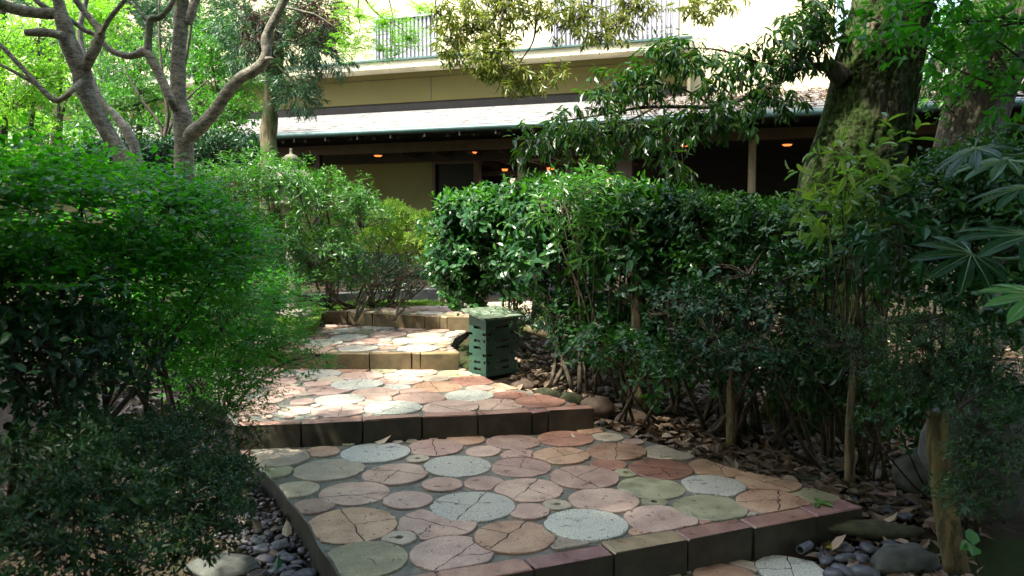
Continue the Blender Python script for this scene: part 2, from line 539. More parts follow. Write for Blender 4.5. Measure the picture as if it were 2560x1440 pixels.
def in_poly(p, poly):
    x, y = p; c = False; n = len(poly)
    for i in range(n):
        x1, y1 = poly[i]; x2, y2 = poly[(i + 1) % n]
        if (y1 > y) != (y2 > y) and x < (x2 - x1) * (y - y1) / (y2 - y1) + x1: c = not c
    return c

def ray_poly(p, d, poly):
    best = 9.0
    for i in range(len(poly)):
        a = poly[i]; e = poly[(i + 1) % len(poly)] - a
        den = d[0] * e[1] - d[1] * e[0]
        if abs(den) < 1e-9: continue
        w = a - p
        t = (w[0] * e[1] - w[1] * e[0]) / den
        u = (w[0] * d[1] - w[1] * d[0]) / den
        if t > 0 and -1e-6 <= u <= 1 + 1e-6: best = min(best, t)
    return best

def poly_dist(p, poly):
    best = 9.0
    for i in range(len(poly)):
        a = poly[i]; e = poly[(i + 1) % len(poly)] - a
        t = np.clip(np.dot(p - a, e) / (np.dot(e, e) + 1e-9), 0, 1)
        best = min(best, np.linalg.norm(p - a - e * t))
    return best

def landing(name, label, z, outline, inner, tiles, zbot, fill=60, donuts=True, cracks=0.45, palette=None, parent_label=None, smallr=(0.05, 0.16)):
    """outline, inner: world xy polygons; tiles: (cx, cy, r, material, kind, priority)"""
    mb = MB()
    n = len(outline)
    V = [(*p, z - 0.012) for p in outline] + [(*p, zbot) for p in outline]
    mb.v.append(np.array(V)); mb.n = 2 * n
    me_f = [tuple(range(n))] + [((i + 1) % n, i, i + n, (i + 1) % n + n) for i in range(n)]
    me = bpy.data.meshes.new(name); me.from_pydata(V, [], me_f); me.materials.append(M['mortar']); me.materials.append(M['riser']); me.polygons.foreach_set('material_index', [0] + [1] * n); me.update()  # slab sides share the shade-darkened riser colour
    root = link(bpy.data.objects.new(name, me))
    tag(root, label, kind='structure')
    circles = [list(t) for t in tiles]
    pal = palette or ['pink', 'orange', 'buff', 'white', 'olive', 'mauve', 'pink', 'red', 'pink', 'orange']
    xs = [p[0] for p in inner]; ys = [p[1] for p in inner]
    # fill what is left over: first full rounds, then ever smaller pieces
    gap = 0.006
    for rad_lo, rad_hi, tries in ((0.165, 0.2, 500), (0.12, 0.16, 500), (0.07, 0.11, 700), (0.03, 0.055, 2200)):
        for _ in range(tries if fill else 0):
            p = np.array([R.uniform(min(xs), max(xs)), R.uniform(min(ys), max(ys))])
            if not in_poly(p, inner): continue
            dmin = min([np.linalg.norm(p - c[:2]) - c[2] for c in circles] + [9])
            r = R.uniform(rad_lo, rad_hi)
            if dmin > gap + r and (poly_dist(p, inner) > r * (0.35 if rad_lo > .1 else 0.5)):
                circles.append([p[0], p[1], r, pal[R.integers(len(pal))], 'donut' if (donuts and 0.05 < r < 0.085 and R.random() < .25) else 'round', 0])
    for ci, c in enumerate(circles):
        p = np.array(c[:2], float); r = c[2]; kind = c[4]; pr = c[5]
        if not in_poly(p, inner): continue
        N = 40 if r > 0.1 else 24
        th = np.arange(N) / N * 2 * math.pi
        rad = []
        for t in th:
            d = np.array([math.cos(t), math.sin(t)])
            rr = min(r, ray_poly(p, d, inner) - 0.008)
            for cj, e in enumerate(circles):
                if cj == ci: continue
                q = np.array(e[:2], float) - p; D = np.linalg.norm(q)
                if D > r + e[2] + 0.02 or D < 1e-4: continue
                if (e[5], e[2], cj) < (pr, r, ci): continue     # this one is cut by stronger neighbours only
                er = e[2] + gap
                bq = np.dot(q, d); disc = er * er - (D * D - bq * bq)
                if D > er and disc > 0 and bq > 0:
                    rr = min(rr, bq - math.sqrt(disc))
            rad.append(max(rr, 0.012))
        rad = np.array(rad)
        if rad.max() < 0.022: continue
        rad *= 1 + R.normal(0, 0.006, N); chip = R.random(N) < .06; rad[chip] *= R.uniform(.93, .98, chip.sum())
        zt = z + R.uniform(-0.003, 0.004); tx, ty = R.normal(0, .012, 2)
        ring = lambda s, zz, dr=0: [(p[0] + (x * s - dr) * math.cos(t), p[1] + (x * s - dr) * math.sin(t), zz) for x, t in zip(rad, th)]
        Vv = ring(1, z - 0.02) + ring(1, zt - 0.003) + ring(1, zt, 0.004)
        fs = []; mi = []
        for L in range(2):
            for i in range(N):
                a = L * N + i; b2 = L * N + (i + 1) % N
                fs.append((a, b2, b2 + N, a + N)); mi.append(0)
        if kind == 'donut':
            Vv += [(p[0] + r * 0.26 * math.cos(t), p[1] + r * 0.26 * math.sin(t), zt - 0.001) for t in th]
            Vv += [(p[0] + r * 0.25 * math.cos(t), p[1] + r * 0.25 * math.sin(t), zt - 0.02) for t in th]
            for L in (2, 3):
                for i in range(N):
                    a = L * N + i; b2 = L * N + (i + 1) % N
                    fs.append((a, b2, b2 + N, a + N)); mi.append(0)
            fs.append(tuple(range(4 * N, 5 * N))); mi.append(1)
        else:
            fs.append(tuple(range(2 * N, 3 * N))); mi.append(0)
            nc = 0
            if r > 0.13 and c[3] != 'olive' and R.random() < cracks: nc = 1 + (R.random() < 0.3)
            if kind == 'broken': nc = 2
            a0 = R.uniform(0, 6.28)
            for k in range(nc):
                ta = a0 if k == 0 else a0 + R.uniform(1.2, 2.2)
                tb = a0 + math.pi + R.uniform(-.5, .5)
                ia = int(ta / 6.2832 * N) % N; ib = int(tb / 6.2832 * N) % N
                A = p + (rad[ia] - .003) * np.array([math.cos(th[ia]), math.sin(th[ia])])
                B = p + (rad[ib] - .003) * np.array([math.cos(th[ib]), math.sin(th[ib])]) if k == 0 else mid
                K = 8
                pts = [A + (B - A) * u / K + R.normal(0, 0.006, 2) * (0 < u < K) for u in range(K + 1)]
                if k == 0: mid = pts[K // 2]
                nrm = np.array([-(B - A)[1], (B - A)[0]]); nrm /= np.linalg.norm(nrm) + 1e-9
                base = len(Vv)
                wid = [R.uniform(0.0008, 0.0026) * (1.6 if kind == 'broken' else 1) for _ in pts]
                for q, w in zip(pts, wid):
                    Vv += [(*(q - nrm * w), zt + 0.0006), (*(q + nrm * w), zt + 0.0006)]
                for u in range(K):
                    fs.append((base + 2 * u, base + 2 * u + 2, base + 2 * u + 3, base + 2 * u + 1)); mi.append(1)
        Vv = [(a_, b_, c_ + (a_ - p[0]) * tx + (b_ - p[1]) * ty) for a_, b_, c_ in Vv]
        me = bpy.data.meshes.new('paver'); me.from_pydata(Vv, [], fs)
        me.materials.append(M[c[3]]); me.materials.append(M['crack'] if kind != 'donut' else M['mortar'])
        me.polygons.foreach_set('material_index', mi); me.update()
        link(bpy.data.objects.new('paver', me), root)
    return root

def edge_bricks(root, z, front, depth, zbot, mats, wid_px=None):
    """front: photo pixels of the brick boundaries along the front top edge (left to right)"""
    P = [xy(a, b, z) for a, b in front]
    for i in range(len(P) - 1):
        a, b = P[i], P[i + 1]
        L = np.linalg.norm(b - a); u = (b - a) / L; v = np.array([-u[1], u[0]])
        if v[1] < 0: v = -v
        g = 0.006
        dpt = depth + R.uniform(-.008, .012); prd = R.uniform(-.004, .004)
        zz = z + R.uniform(-0.002, 0.004)
        c = [a + u * g + v * prd, b - u * g + v * prd, b - u * g + v * dpt, a + u * g + v * dpt]
        bev = 0.008
        cen = sum(c) / 4
        mb = MB()
        N = 4
        lay = []
        for s, h in ((0, zbot), (0, zz - bev), (bev * 0.35, zz - bev * 0.3), (bev, zz)):
            lay.append([(*(q + (cen - q) / np.linalg.norm(cen - q) * s * 1.3), h) for q in c])
        V = [q for l in lay for q in l]
        V = [tuple(np.array(q) + R.normal(0, .0022, 3)) for q in V]
        f = []
        for l in range(3):
            for k in range(4):
                f.append((l * 4 + k, l * 4 + (k + 1) % 4, (l + 1) * 4 + (k + 1) % 4, (l + 1) * 4 + k))
        mb.add(V, [np.array(f), np.array([(12, 13, 14, 15)])])
        o = mb.build('edge_brick', M[mats[i % len(mats)]], root)
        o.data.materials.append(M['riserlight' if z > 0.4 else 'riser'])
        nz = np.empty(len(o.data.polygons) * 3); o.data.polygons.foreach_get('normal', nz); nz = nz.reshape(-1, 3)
        o.data.polygons.foreach_set('material_index', (np.abs(nz[:, 2]) < .3).astype(np.int32))  # upright faces get the darker colour, part stain and part painted shade

def tl(lst, z):
    out = []
    for t in lst:
        px, py, w, m = t[0], t[1], t[2], t[3]
        kind = t[4] if len(t) > 4 else 'round'
        pr = t[5] if len(t) > 5 else 1
        p = onz(px, py, z); dep = (p.y) * CP - (p.z - EYE.z) * SP
        out.append((p.x, p.y, w * dep / F / 2 * 1.035, m, kind, pr))
    return out

def inset_front(front_px, z, depth):
    P = [xy(a, b, z) for a, b in front_px]
    out = []
    for i, p in enumerate(P):
        a = P[max(0, i - 1)]; b = P[min(len(P) - 1, i + 1)]
        u = (b - a) / np.linalg.norm(b - a); v = np.array([-u[1], u[0]])
        if v[1] < 0: v = -v
        out.append(p + v * depth)
    return out

# landing at the bottom (z = 0), only its right tip shows
Z0, Z1, Z2, Z3, Z4 = 0.0, 0.153, 0.305, 0.455, 0.605
o0 = [xy(900, 1600, 0), xy(2120, 1520, 0), xy(2085, 1440, 0), xy(2035, 1400, 0), xy(1960, 1385, 0), xy(1880, 1380, 0), xy(1700, 1330, 0), xy(860, 1400, 0), xy(870, 1500, 0)]
landing('path_landing', 'lowest landing of the path, its round pavers cut by the bottom of the photo', Z0, o0, o0,
        tl([c3(1825, 1232, 470, 'white', 'broken', 3), c3(1375, 1295, 420, 'orange', 'round', 3), c3(1490, 1215, 190, 'buff')], Z0), -0.12, fill=1)

FR1 = [(560, 1562), (700, 1533), (865, 1505), (1110, 1462), (1338, 1421), (1535, 1384), (1720, 1350), (1885, 1318), (2042, 1290), (2158, 1268)]
L1 = [c2(150, 430), c2(240, 500), c2(380, 610), c2(480, 740), c2(590, 870), c2(640, 930), c2(720, 1100), c2(820, 1230), c2(880, 1341), (860, 1500)]
R1 = [(2102, 1239), (2000, 1207), (1862, 1177), (1742, 1140), (1607, 1095), (1530, 1072), (1485, 1060)]
FR1v = FR1[2:]
d1 = 0.13
out1 = inset_front(FR1v, Z1, .05) + [xy(*p, Z1) for p in R1] + [xy(1490, 1040, Z1), xy(590, 1100, Z1)] + [xy(p[0], p[1], Z1) for p in L1]
inn1 = inset_front(FR1v, Z1, d1) + [xy(*p, Z1) for p in R1] + [xy(1470, 1066, Z1), xy(600, 1122, Z1)] + [xy(p[0], p[1], Z1) for p in L1[:-1]]
T1 = [c2(405, 435, 470, 'buff', 'round', 3), c2(750, 390, 260, 'orange'), c2(1155, 395, 510, 'white', 'round', 3), c2(375, 540, 300, 'olive'), c2(800, 525, 520, 'buff', 'round', 3),
      c2(1305, 560, 485, 'pink', 'broken', 3), c2(1605, 360, 420, 'pink', 'broken', 2), c2(1475, 445, 175, 'buff', 'donut', 4), c2(1780, 500, 500, 'white', 'round', 4), c2(1975, 385, 265, 'pink', 'round', 3),
      c2(1840, 298, 290, 'orange', 'round', 1), c2(2205, 315, 400, 'pink', 'round', 3), c2(2250, 415, 280, 'pink', 'round', 1), c2(2260, 505, 455, 'mauve', 'broken', 3), c2(545, 675, 350, 'buff', 'round', 2),
      c2(995, 700, 515, 'pink', 'broken', 4), c2(1665, 640, 305, 'pink', 'round', 3), c2(1985, 625, 310, 'mauve', 'round', 1), c2(680, 805, 310, 'mauve', 'round', 1), c2(1400, 755, 370, 'mauve', 'round', 1),
      c2(1895, 800, 630, 'white', 'broken', 5), c2(2320, 680, 510, 'pink', 'broken', 4), c2(975, 945, 670, 'orange', 'broken', 5), c2(1625, 935, 600, 'pink', 'broken', 2), c2(2325, 845, 310, 'pink', 'round', 2),
      c3(250, 800, 190, 'buff', 'donut', 3), c2(1335, 1045, 260, 'buff', 'donut', 4), c2(2215, 1035, 600, 'orange', 'broken', 5), c2(1075, 1205, 630, 'olive', 'round', 4), c2(1735, 1160, 620, 'mauve', 'broken', 3),
      c3(305, 360, 360, 'red', 'broken', 3), c3(585, 347, 205, 'buff', 'round', 3), c3(470, 303, 180, 'orange', 'round', 1), c3(755, 380, 140, 'pink', 'round', 2), c3(275, 475, 370, 'orange', 'broken', 3),
      c3(642, 445, 385, 'orange', 'broken', 3), c3(1000, 452, 350, 'buff', 'round', 3), c3(590, 530, 240, 'red', 'round', 3), c3(705, 590, 150, 'olive', 'donut', 3), c3(940, 560, 410, 'red', 'broken', 4),
      c3(1320, 552, 380, 'orange', 'broken', 3), c3(430, 618, 450, 'pink', 'broken', 4), c3(875, 685, 430, 'olive', 'round', 4), c3(1290, 675, 415, 'white', 'round', 4), c3(1655, 650, 410, 'orange', 'broken', 3),
      c3(560, 770, 455, 'pink', 'round', 4), c3(895, 785, 175, 'olive', 'donut', 3), c3(1265, 815, 470, 'olive', 'round', 4), c3(1690, 782, 465, 'orange', 'broken', 4), c3(1950, 742, 330, 'olive', 'round', 2),
      c3(440, 932, 540, 'white', 'round', 5), c3(938, 898, 470, 'pink', 'round', 4), c3(1555, 870, 110, 'buff'), c3(1235, 915, 90, 'red'), c3(790, 985, 130, 'orange'), c3(330, 1065, 260, 'buff', 'round', 1)]
root1 = landing('path_landing', 'nearest full landing of the path, round pavers in pink, white and olive', Z1, out1, inn1, tl(T1, Z1), -0.1, fill=1, cracks=0.12)
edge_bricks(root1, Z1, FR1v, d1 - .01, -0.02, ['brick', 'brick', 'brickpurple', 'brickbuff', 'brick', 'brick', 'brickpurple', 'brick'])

FR2 = [(586, 1064), (752, 1058), (907, 1052), (1055, 1042), (1195, 1038), (1330, 1031), (1371, 1027), (1487, 1020)]
L2 = [(530, 925), (528, 950), (534, 989), (554, 1015), (584, 1055)]
R2 = [(1450, 1010), (1416, 1000), (1304, 972), (1235, 952), (1202, 936), (1177, 927), (1152, 917)]
d2 = 0.11
out2 = inset_front(FR2, Z2, .05) + [xy(*p, Z2) for p in R2] + [xy(1150, 905, Z2), xy(520, 905, Z2)] + [xy(*p, Z2) for p in L2]
inn2 = inset_front(FR2, Z2, d2) + [xy(*p, Z2) for p in R2] + [xy(530, 919, Z2)] + [xy(*p, Z2) for p in L2[:-1]]
T2 = [c1(945, 573, 320, 'white', 'round', 3), c1(865, 615, 130, 'buff', 'donut', 3), c1(1195, 548, 240, 'orange'), c1(1430, 552, 190, 'olive', 'round', 2), c1(1265, 590, 310, 'mauve', 'round', 3),
      c1(1035, 617, 190, 'buff', 'round', 2), c1(935, 650, 205, 'pink', 'round', 2), c1(1230, 655, 375, 'white', 'round', 4), c1(1500, 585, 150, 'pink'), c1(1668, 567, 310, 'pink', 'round', 3),
      c1(1550, 627, 330, 'pink', 'broken', 3), c1(1815, 610, 210, 'buff', 'round', 2), c1(1955, 575, 250, 'olive', 'round', 2), c1(2085, 627, 330, 'red', 'round', 3), c1(1030, 697, 320, 'mauve', 'round', 3),
      c1(850, 717, 190, 'buff', 'round', 1), c1(1365, 715, 340, 'pink', 'round', 3), c1(1525, 675, 200, 'white', 'round', 2), c1(1645, 707, 200, 'pink', 'round', 1), c1(1830, 670, 360, 'orange', 'broken', 4),
      c1(2140, 680, 200, 'pink', 'round', 3), c1(2345, 668, 230, 'orange', 'round', 2), c1(1100, 765, 360, 'white', 'round', 4), c1(1395, 765, 210, 'pink', 'round', 3), c1(1692, 757, 380, 'pink', 'round', 4),
      c1(2060, 735, 360, 'white', 'round', 4), c1(2370, 735, 250, 'red', 'round', 3), c1(2275, 708, 130, 'buff'), c1(830, 785, 190, 'mauve', 'round', 2), c1(1300, 797, 130, 'pink'), c1(1095, 847, 390, 'mauve', 'broken', 3),
      c1(1500, 830, 415, 'white', 'broken', 4), c1(1960, 775, 130, 'olive', 'donut', 3), c1(1922, 825, 410, 'pink', 'broken', 4), c1(2262, 805, 390, 'pink', 'broken', 3), c1(2590, 780, 366, 'red', 'round', 4),
      c1(778, 848, 255, 'buff', 'round', 3), c1(450, 838, 380, 'mauve', 'round', 3), c1(690, 700, 300, 'pink', 'round', 2), c1(560, 770, 230, 'mauve', 'round', 2), c1(620, 640, 300, 'pink', 'round', 2)]
root2 = landing('path_landing', 'second landing from the front, wide dark brick riser below its pavers', Z2, out2, inn2, tl(T2, Z2), 0.05, fill=1)
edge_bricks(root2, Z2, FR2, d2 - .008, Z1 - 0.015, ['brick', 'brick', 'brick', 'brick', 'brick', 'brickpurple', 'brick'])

FR3 = [(520, 876), (612, 878), (710, 880), (816, 883), (923, 884), (1029, 884), (1051, 884), (1149, 882)]
L3 = [(690, 818), (650, 840), (560, 858), (520, 872)]
R3 = [(1146, 876), (1126, 862), (1138, 842), (1172, 824), (1230, 815)]
d3 = 0.1
out3 = inset_front(FR3, Z3, .05) + [xy(*p, Z3) for p in R3] + [xy(1230, 800, Z3), xy(740, 800, Z3)] + [xy(*p, Z3) for p in L3]
inn3 = inset_front(FR3, Z3, d3) + [xy(*p, Z3) for p in R3] + [xy(1220, 815, Z3), xy(772, 809, Z3), xy(720, 812, Z3)] + [xy(*p, Z3) for p in L3[:-1]]
T3 = [c1(885, 240, 210, 'orange', 'round', 3), c1(1140, 255, 210, 'white', 'round', 3), c1(1390, 228, 240, 'white', 'round', 3), c1(1650, 238, 220, 'pink', 'round', 3), c1(1172, 301, 270, 'white', 'round', 3),
      c1(925, 265, 220, 'buff', 'round', 2), c1(1460, 285, 260, 'pink', 'round', 3), c1(1730, 290, 250, 'buff', 'round', 3), c1(985, 345, 260, 'white', 'round', 3), c1(1340, 330, 270, 'pink', 'round', 3),
      c1(1600, 330, 200, 'white', 'round', 2), c1(1800, 322, 260, 'pink', 'round', 3), c1(1240, 385, 290, 'white', 'round', 3), c1(1680, 387, 290, 'white', 'round', 3), c1(900, 292, 150, 'red'), c1(1480, 378, 170, 'pink'), c1(1720, 355, 150, 'buff')]
root3 = landing('path_landing', 'third landing from the front, brightly lit, left of the green slotted box', Z3, out3, inn3, tl(T3, Z3), 0.2, fill=1)
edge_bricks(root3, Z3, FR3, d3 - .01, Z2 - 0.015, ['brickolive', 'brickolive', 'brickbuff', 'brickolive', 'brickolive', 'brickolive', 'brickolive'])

FR4 = [(809, 779), (868, 780), (930, 784), (994, 787), (1061, 790), (1100, 791), (1118, 792), (1175, 794), (1240, 797), (1300, 800)]
R4 = [(1330, 795), (1330, 752), (1180, 757)]
L4 = [(1100, 763), (950, 768), (870, 774)]
d4 = 0.1
out4 = inset_front(FR4, Z4, .05) + [xy(*p, Z4) for p in R4 + L4]
inn4 = inset_front(FR4, Z4, d4) + [xy(*p, Z4) for p in R4 + L4]
root4 = landing('path_landing', 'farthest landing of the path, behind the green slotted box beside the moss', Z4, out4, inn4, [], 0.35, fill=1, donuts=False)
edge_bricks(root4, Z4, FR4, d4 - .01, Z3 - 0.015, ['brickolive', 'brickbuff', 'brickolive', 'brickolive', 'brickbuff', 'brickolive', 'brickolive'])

# ------------------------------------------------------------------ black hose along the third riser, drain pipes
mb = MB(); hp = [onz(x, y, Z2 + 0.012) for x, y in ((560, 913), (640, 917), (730, 916), (830, 917), (930, 919), (1020, 919), (1100, 917), (1148, 914), (1165, 905))]
L = smooth_path([(*p, 0.007) for p in hp], 4); mb.tube(L[:, :3], L[:, 3], 6)
tag(mb.build('hose', simple('hose_rubber', (0.015, 0.015, 0.016), 0.45, 0.2, 10, 0), smooth=True), 'thin black hose lying along the foot of the third riser', 'hose')

def drain_pipe(p, d, r, ln, label):
    d = Vector(d).normalized(); s = d.cross(Vector((0, 0, 1))).normalized(); u = s.cross(d)
    V = []; n = 16
    for (rr, t) in ((r, 0), (r, -ln), (r * 0.82, -ln * 0.9), (r * 0.82, 0)):
        for k in range(n):
            a = k / n * 6.2832
            q = Vector(p) + d * t + (s * math.cos(a) + u * math.sin(a)) * rr
            V.append(tuple(q))
    f = []
    for l in range(3):
        for k in range(n): f.append((l * n + k, (l + 1) * n + k, (l + 1) * n + (k + 1) % n, l * n + (k + 1) % n))
    for k in range(n): f.append((3 * n + k, k, (k + 1) % n, 3 * n + (k + 1) % n))
    mb = MB(); mb.add(V, [np.array(f)])
    mb.add([V[n * 2 + k] for k in range(n)], [np.arange(n)[None]])
    tag(mb.build('drain_pipe', simple('grey_plastic_' + str(round(r, 3)), (0.09, 0.10, 0.11), 0.4, 0.25, 20, 0), smooth=False), label, 'pipe')
drain_pipe(onz(2000, 1375, 0.05), (-0.75, -0.62, -0.02), 0.021, 0.09, 'short grey pipe end at the foot of the nearest brick riser')
drain_pipe(onz(1497, 1062, 0.195), (-0.5, -0.8, 0), 0.017, 0.08, 'small dark pipe end beside the right end of the second riser')

# ------------------------------------------------------------------ building
W = {}
W['olive'] = simple('shaded_olive_plaster', (0.105, 0.09, 0.022), 0.85, 0.10, 1.5, 0.08)  # darker than the cream wall to carry the shade under the cornice
W['cream'] = simple('cream_plaster', (0.58, 0.51, 0.31), 0.85, 0.06, 1.2, 0.05)
W['trim'] = simple('trim_paint', (0.55, 0.52, 0.36), 0.6, 0.28, 2.0, 0.15)
W['green'] = simple('green_flashing', (0.05, 0.11, 0.10), 0.45, 0.3, 4, 0.1)
W['dark'] = simple('dark_timber', (0.02, 0.015, 0.011), 0.7, 0.35, 5, 0.3)
W['brown'] = simple('brown_timber', (0.06, 0.034, 0.02), 0.6, 0.3, 6, 0.3)
W['post'] = simple('pale_timber', (0.20, 0.16, 0.09), 0.6, 0.25, 9, 0.3)
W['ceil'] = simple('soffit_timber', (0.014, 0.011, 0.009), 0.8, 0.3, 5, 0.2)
W['lower'] = simple('porch_plaster', (0.13, 0.125, 0.05), 0.85, 0.1, 2, 0.05)
W['roof'] = simple('roof_shingle', (0.26, 0.25, 0.24), 0.45, 0.35, 6, 0.4)
W['lattice'] = simple('lattice_wood', (0.36, 0.34, 0.36), 0.6, 0.2, 6, 0.1)
W['paper'] = simple('pale_screen', (0.55, 0.55, 0.58), 0.6, 0.1, 3, 0)
W['glass'] = simple('dark_glass', (0.008, 0.01, 0.01), 0.35, 0.1, 2, 0)
W['glass'].node_tree.nodes['Principled BSDF'].inputs['Specular IOR Level'].default_value = 0.1
W['stone'] = simple('kerb_stone', (0.075, 0.075, 0.068), 0.8, 0.35, 12, 0.5)
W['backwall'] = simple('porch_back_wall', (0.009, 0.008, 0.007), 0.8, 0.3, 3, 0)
def emit(name, col, s):
    m, nt, b = newmat(name)
    b.inputs['Base Color'].default_value = (*col, 1); b.inputs['Emission Color'].default_value = (*col, 1); b.inputs['Emission Strength'].default_value = s
    return m
W['lamp'] = emit('lamp_glow', (1.0, 0.22, 0.05), 0.4)
W['litwin'] = emit('lit_paper', (1.0, 0.70, 0.52), 0.34)

EZ = 3.3
A = onz(0, 367, EZ); B = onz(2060, 273, EZ)
U2 = (B - A); U2.z = 0; YAW = math.atan2(U2.y, U2.x)
O = A.copy(); O.z = 0
BM_ = Matrix.Translation(O) @ Matrix.Rotation(YAW, 4, 'Z'); BI = BM_.inverted()
e0 = BI @ EYE; 
def bp(px, py, d):
    """photo pixel -> (u along the eave, height) on the wall plane d metres behind the eave"""
    r = BI.to_3x3() @ ray(px, py)
    t = (d - e0.y) / r.y
    return e0.x + r.x * t, e0.z + r.z * t
bld = empty('building', O, YAW)
tag(bld, 'long olive and cream garden building with a bright low roof over its dark porch', 'building')
def bbox(name, mat, *xs, parent=bld):
    mb = MB()
    for b in xs: mb.box(*b)
    return mb.build(name, mat, parent)
uR = 16.0; uL = -7.0
D1 = 1.9
# lower roof in lapped courses
zt = bp(1078, 275, D1)[1]; zw0 = bp(1078, 252, D1)[1]
nC = 9
for i in range(nC):
    mb = MB(); d0, d1_ = D1 * i / nC, D1 * (i + 1) / nC
    z0, z1 = EZ + (zt - EZ) * i / nC, EZ + (zt - EZ) * (i + 1) / nC
    n = 46
    us = np.linspace(uL, uR + 6, n + 1)
    for k in range(n):
        dz = R.uniform(-.004, .004)
        mb.hexa([(us[k] + .003, d0 - .03, z0 + dz), (us[k + 1] - .003, d0 - .03, z0 + dz), (us[k + 1] - .003, d1_, z1 - .02), (us[k] + .003, d1_, z1 - .02)],
                [(us[k] + .003, d0 - .03, z0 + .024 + dz), (us[k + 1] - .003, d0 - .03, z0 + .024 + dz), (us[k + 1] - .003, d1_, z1 + .006), (us[k] + .003, d1_, z1 + .006)])
    mb.build('shingle_course', W['roof'], bld)
bbox('roof_deck', W['ceil'], (uL, uR + 6, 0.02, 0.12, EZ - .09, EZ - .03))
mb = MB(); mb.hexa([(uL, .0, EZ - .06), (uR + 6, .0, EZ - .06), (uR + 6, D1, zt - .07), (uL, D1, zt - .07)], [(uL, .0, EZ - .03), (uR + 6, .0, EZ - .03), (uR + 6, D1, zt - .03), (uL, D1, zt - .03)])
mb.build('roof_deck', W['ceil'], bld)
# gutter and brackets
mb = MB(); us = np.linspace(uL, uR + 6, 50)
mb.tube([(u, -.06, EZ - .045) for u in us], [0.05] * 50, 8)
gt = mb.build('gutter', W['green'], bld, smooth=True)
for u in np.arange(uL + .3, uR, 0.62):
    bbox('gutter_bracket', W['dark'], (u - .012, u + .012, -.07, .0, EZ - .16, EZ - .085), (u - .012, u + .012, -.02, .3, EZ - .115, EZ - .095))
for u in np.arange(uL + .1, uR, 0.45):
    mb = MB(); mb.hexa([(u, .06, EZ - .16), (u + .06, .06, EZ - .16), (u + .06, D1, zt - .18), (u, D1, zt - .18)], [(u, .06, EZ - .065), (u + .06, .06, EZ - .065), (u + .06, D1, zt - .08), (u, D1, zt - .08)])
    mb.build('rafter', W['dark'], bld)
# porch: beam, ceiling, back wall, floor edge
zb0 = bp(1078, 378, 1.0)[1]
bbox('beam', W['brown'], (uL, uR + 6, 0.95, 1.1, zb0, zb0 + .17))
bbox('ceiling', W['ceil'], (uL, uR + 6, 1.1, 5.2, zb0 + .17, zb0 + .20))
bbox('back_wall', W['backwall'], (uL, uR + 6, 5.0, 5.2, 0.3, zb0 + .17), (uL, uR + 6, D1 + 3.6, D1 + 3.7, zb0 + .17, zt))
bbox('eave_board', W['dark'], (uL, uR + 6, 1.12, 1.15, zb0 + .2, EZ + (zt - EZ) * .58 - .04))
bbox('porch_floor', W['dark'], (uL, uR + 6, 0.9, 5.0, 0.45, 0.70))
for i in range(7):
    u0 = bp(1090 + i * 75, 400, 3.0)[0]
    mb = MB(); mb.box(u0, u0 + .05, 1.3, 5.0, zb0 - .02, zb0 + .12); mb.build('ceiling_batten', W['brown'], bld)
# olive panel wall and door
ua, _ = bp(700, 500, 2.0); ub, zw = bp(1080, 405, 2.0)
zlo = bp(1000, 630, 2.0)[1]
bbox('wall', W['lower'], (ua, ub, 2.0, 2.15, zlo, zw))
bbox('wall_footing', W['dark'], (uL, ub + .4, 1.98, 2.16, 0.3, zlo - .003))
bbox('wall_head', W['dark'], (uL, ub + 2.2, 1.97, 2.12, zw + .003, zb0 + .17))
bbox('wall', W['lower'], (uL, ua - .2, 2.0, 2.15, zlo, zw - .1))
bbox('corner_post', W['dark'], (ua - .2, ua, 1.95, 2.1, 0.6, zb0))
uc, _ = bp(1186, 410, 2.0); ud, _ = bp(1196, 410, 2.0)
bbox('door_frame', W['brown'], (ub + .01, ub + .08, 1.96, 2.12, 0.7, zw + .0), (uc, ud + .02, 1.96, 2.12, 0.7, zw), (ub + .08, uc, 1.96, 2.12, zw - .05, zw - .001))
bbox('door_pane', W['glass'], (ub + .08, uc, 2.04, 2.06, 0.7, zw - .05))
# posts
for px, w, mat in ((1302, .13, 'post'), (1424, .12, 'brown'), (1562, .26, 'brown'), (1880, .12, 'post'), (795, .12, 'dark')):
    u, _ = bp(px, 420, 1.0)
    mb = MB()
    if mat == 'post': mb.tube([(u, 1.02, 0.6), (u, 1.02, zb0)], [w / 2, w / 2], 14)
    else: mb.box(u - w / 2, u + w / 2, 1.02 - w / 2, 1.02 + w / 2, 0.6, zb0 - .001)
    mb.build('post', W[mat], bld, smooth=False)
bbox('cross_beam', W['brown'], (bp(1205, 410, 2.4)[0], bp(1540, 400, 2.4)[0], 2.4, 2.5, zb0 - .35, zb0 - .27))
for px in (1330, 1400, 1460, 1515):
    u, z = bp(px, 400, 3.4)
    mb = MB(); mb.hexa([(u, 3.0, z - .02), (u + .05, 3.0, z - .02), (u + .45, 4.6, z - .02), (u + .4, 4.6, z - .02)], [(u, 3.0, z + .03), (u + .05, 3.0, z + .03), (u + .45, 4.6, z + .03), (u + .4, 4.6, z + .03)])
    mb.build('ceiling_slat', W['post'], bld)
# lit paper screens inside
def screen(x0, x1, y0, y1, d):
    a, za = bp(x0, y1, d); b, zb = bp(x1, y0, d)
    s = bbox('paper_screen', W['litwin'], (a, b, d, d + .02, za, zb))
    n = max(1, int((x1 - x0) / 28)); fr = MB()
    for k in range(n + 1): fr.box(a + (b - a) * k / n - .015, a + (b - a) * k / n + .015, d - .03, d - .004, za, zb)
    fr.box(a - .02, b + .02, d - .032, d - .006, zb, zb + .04)
    fr.build('screen_frame', W['brown'], s)
screen(1274, 1290, 446, 520, 4.2); screen(1322, 1415, 446, 520, 4.2); screen(1438, 1546, 444, 530, 3.6)
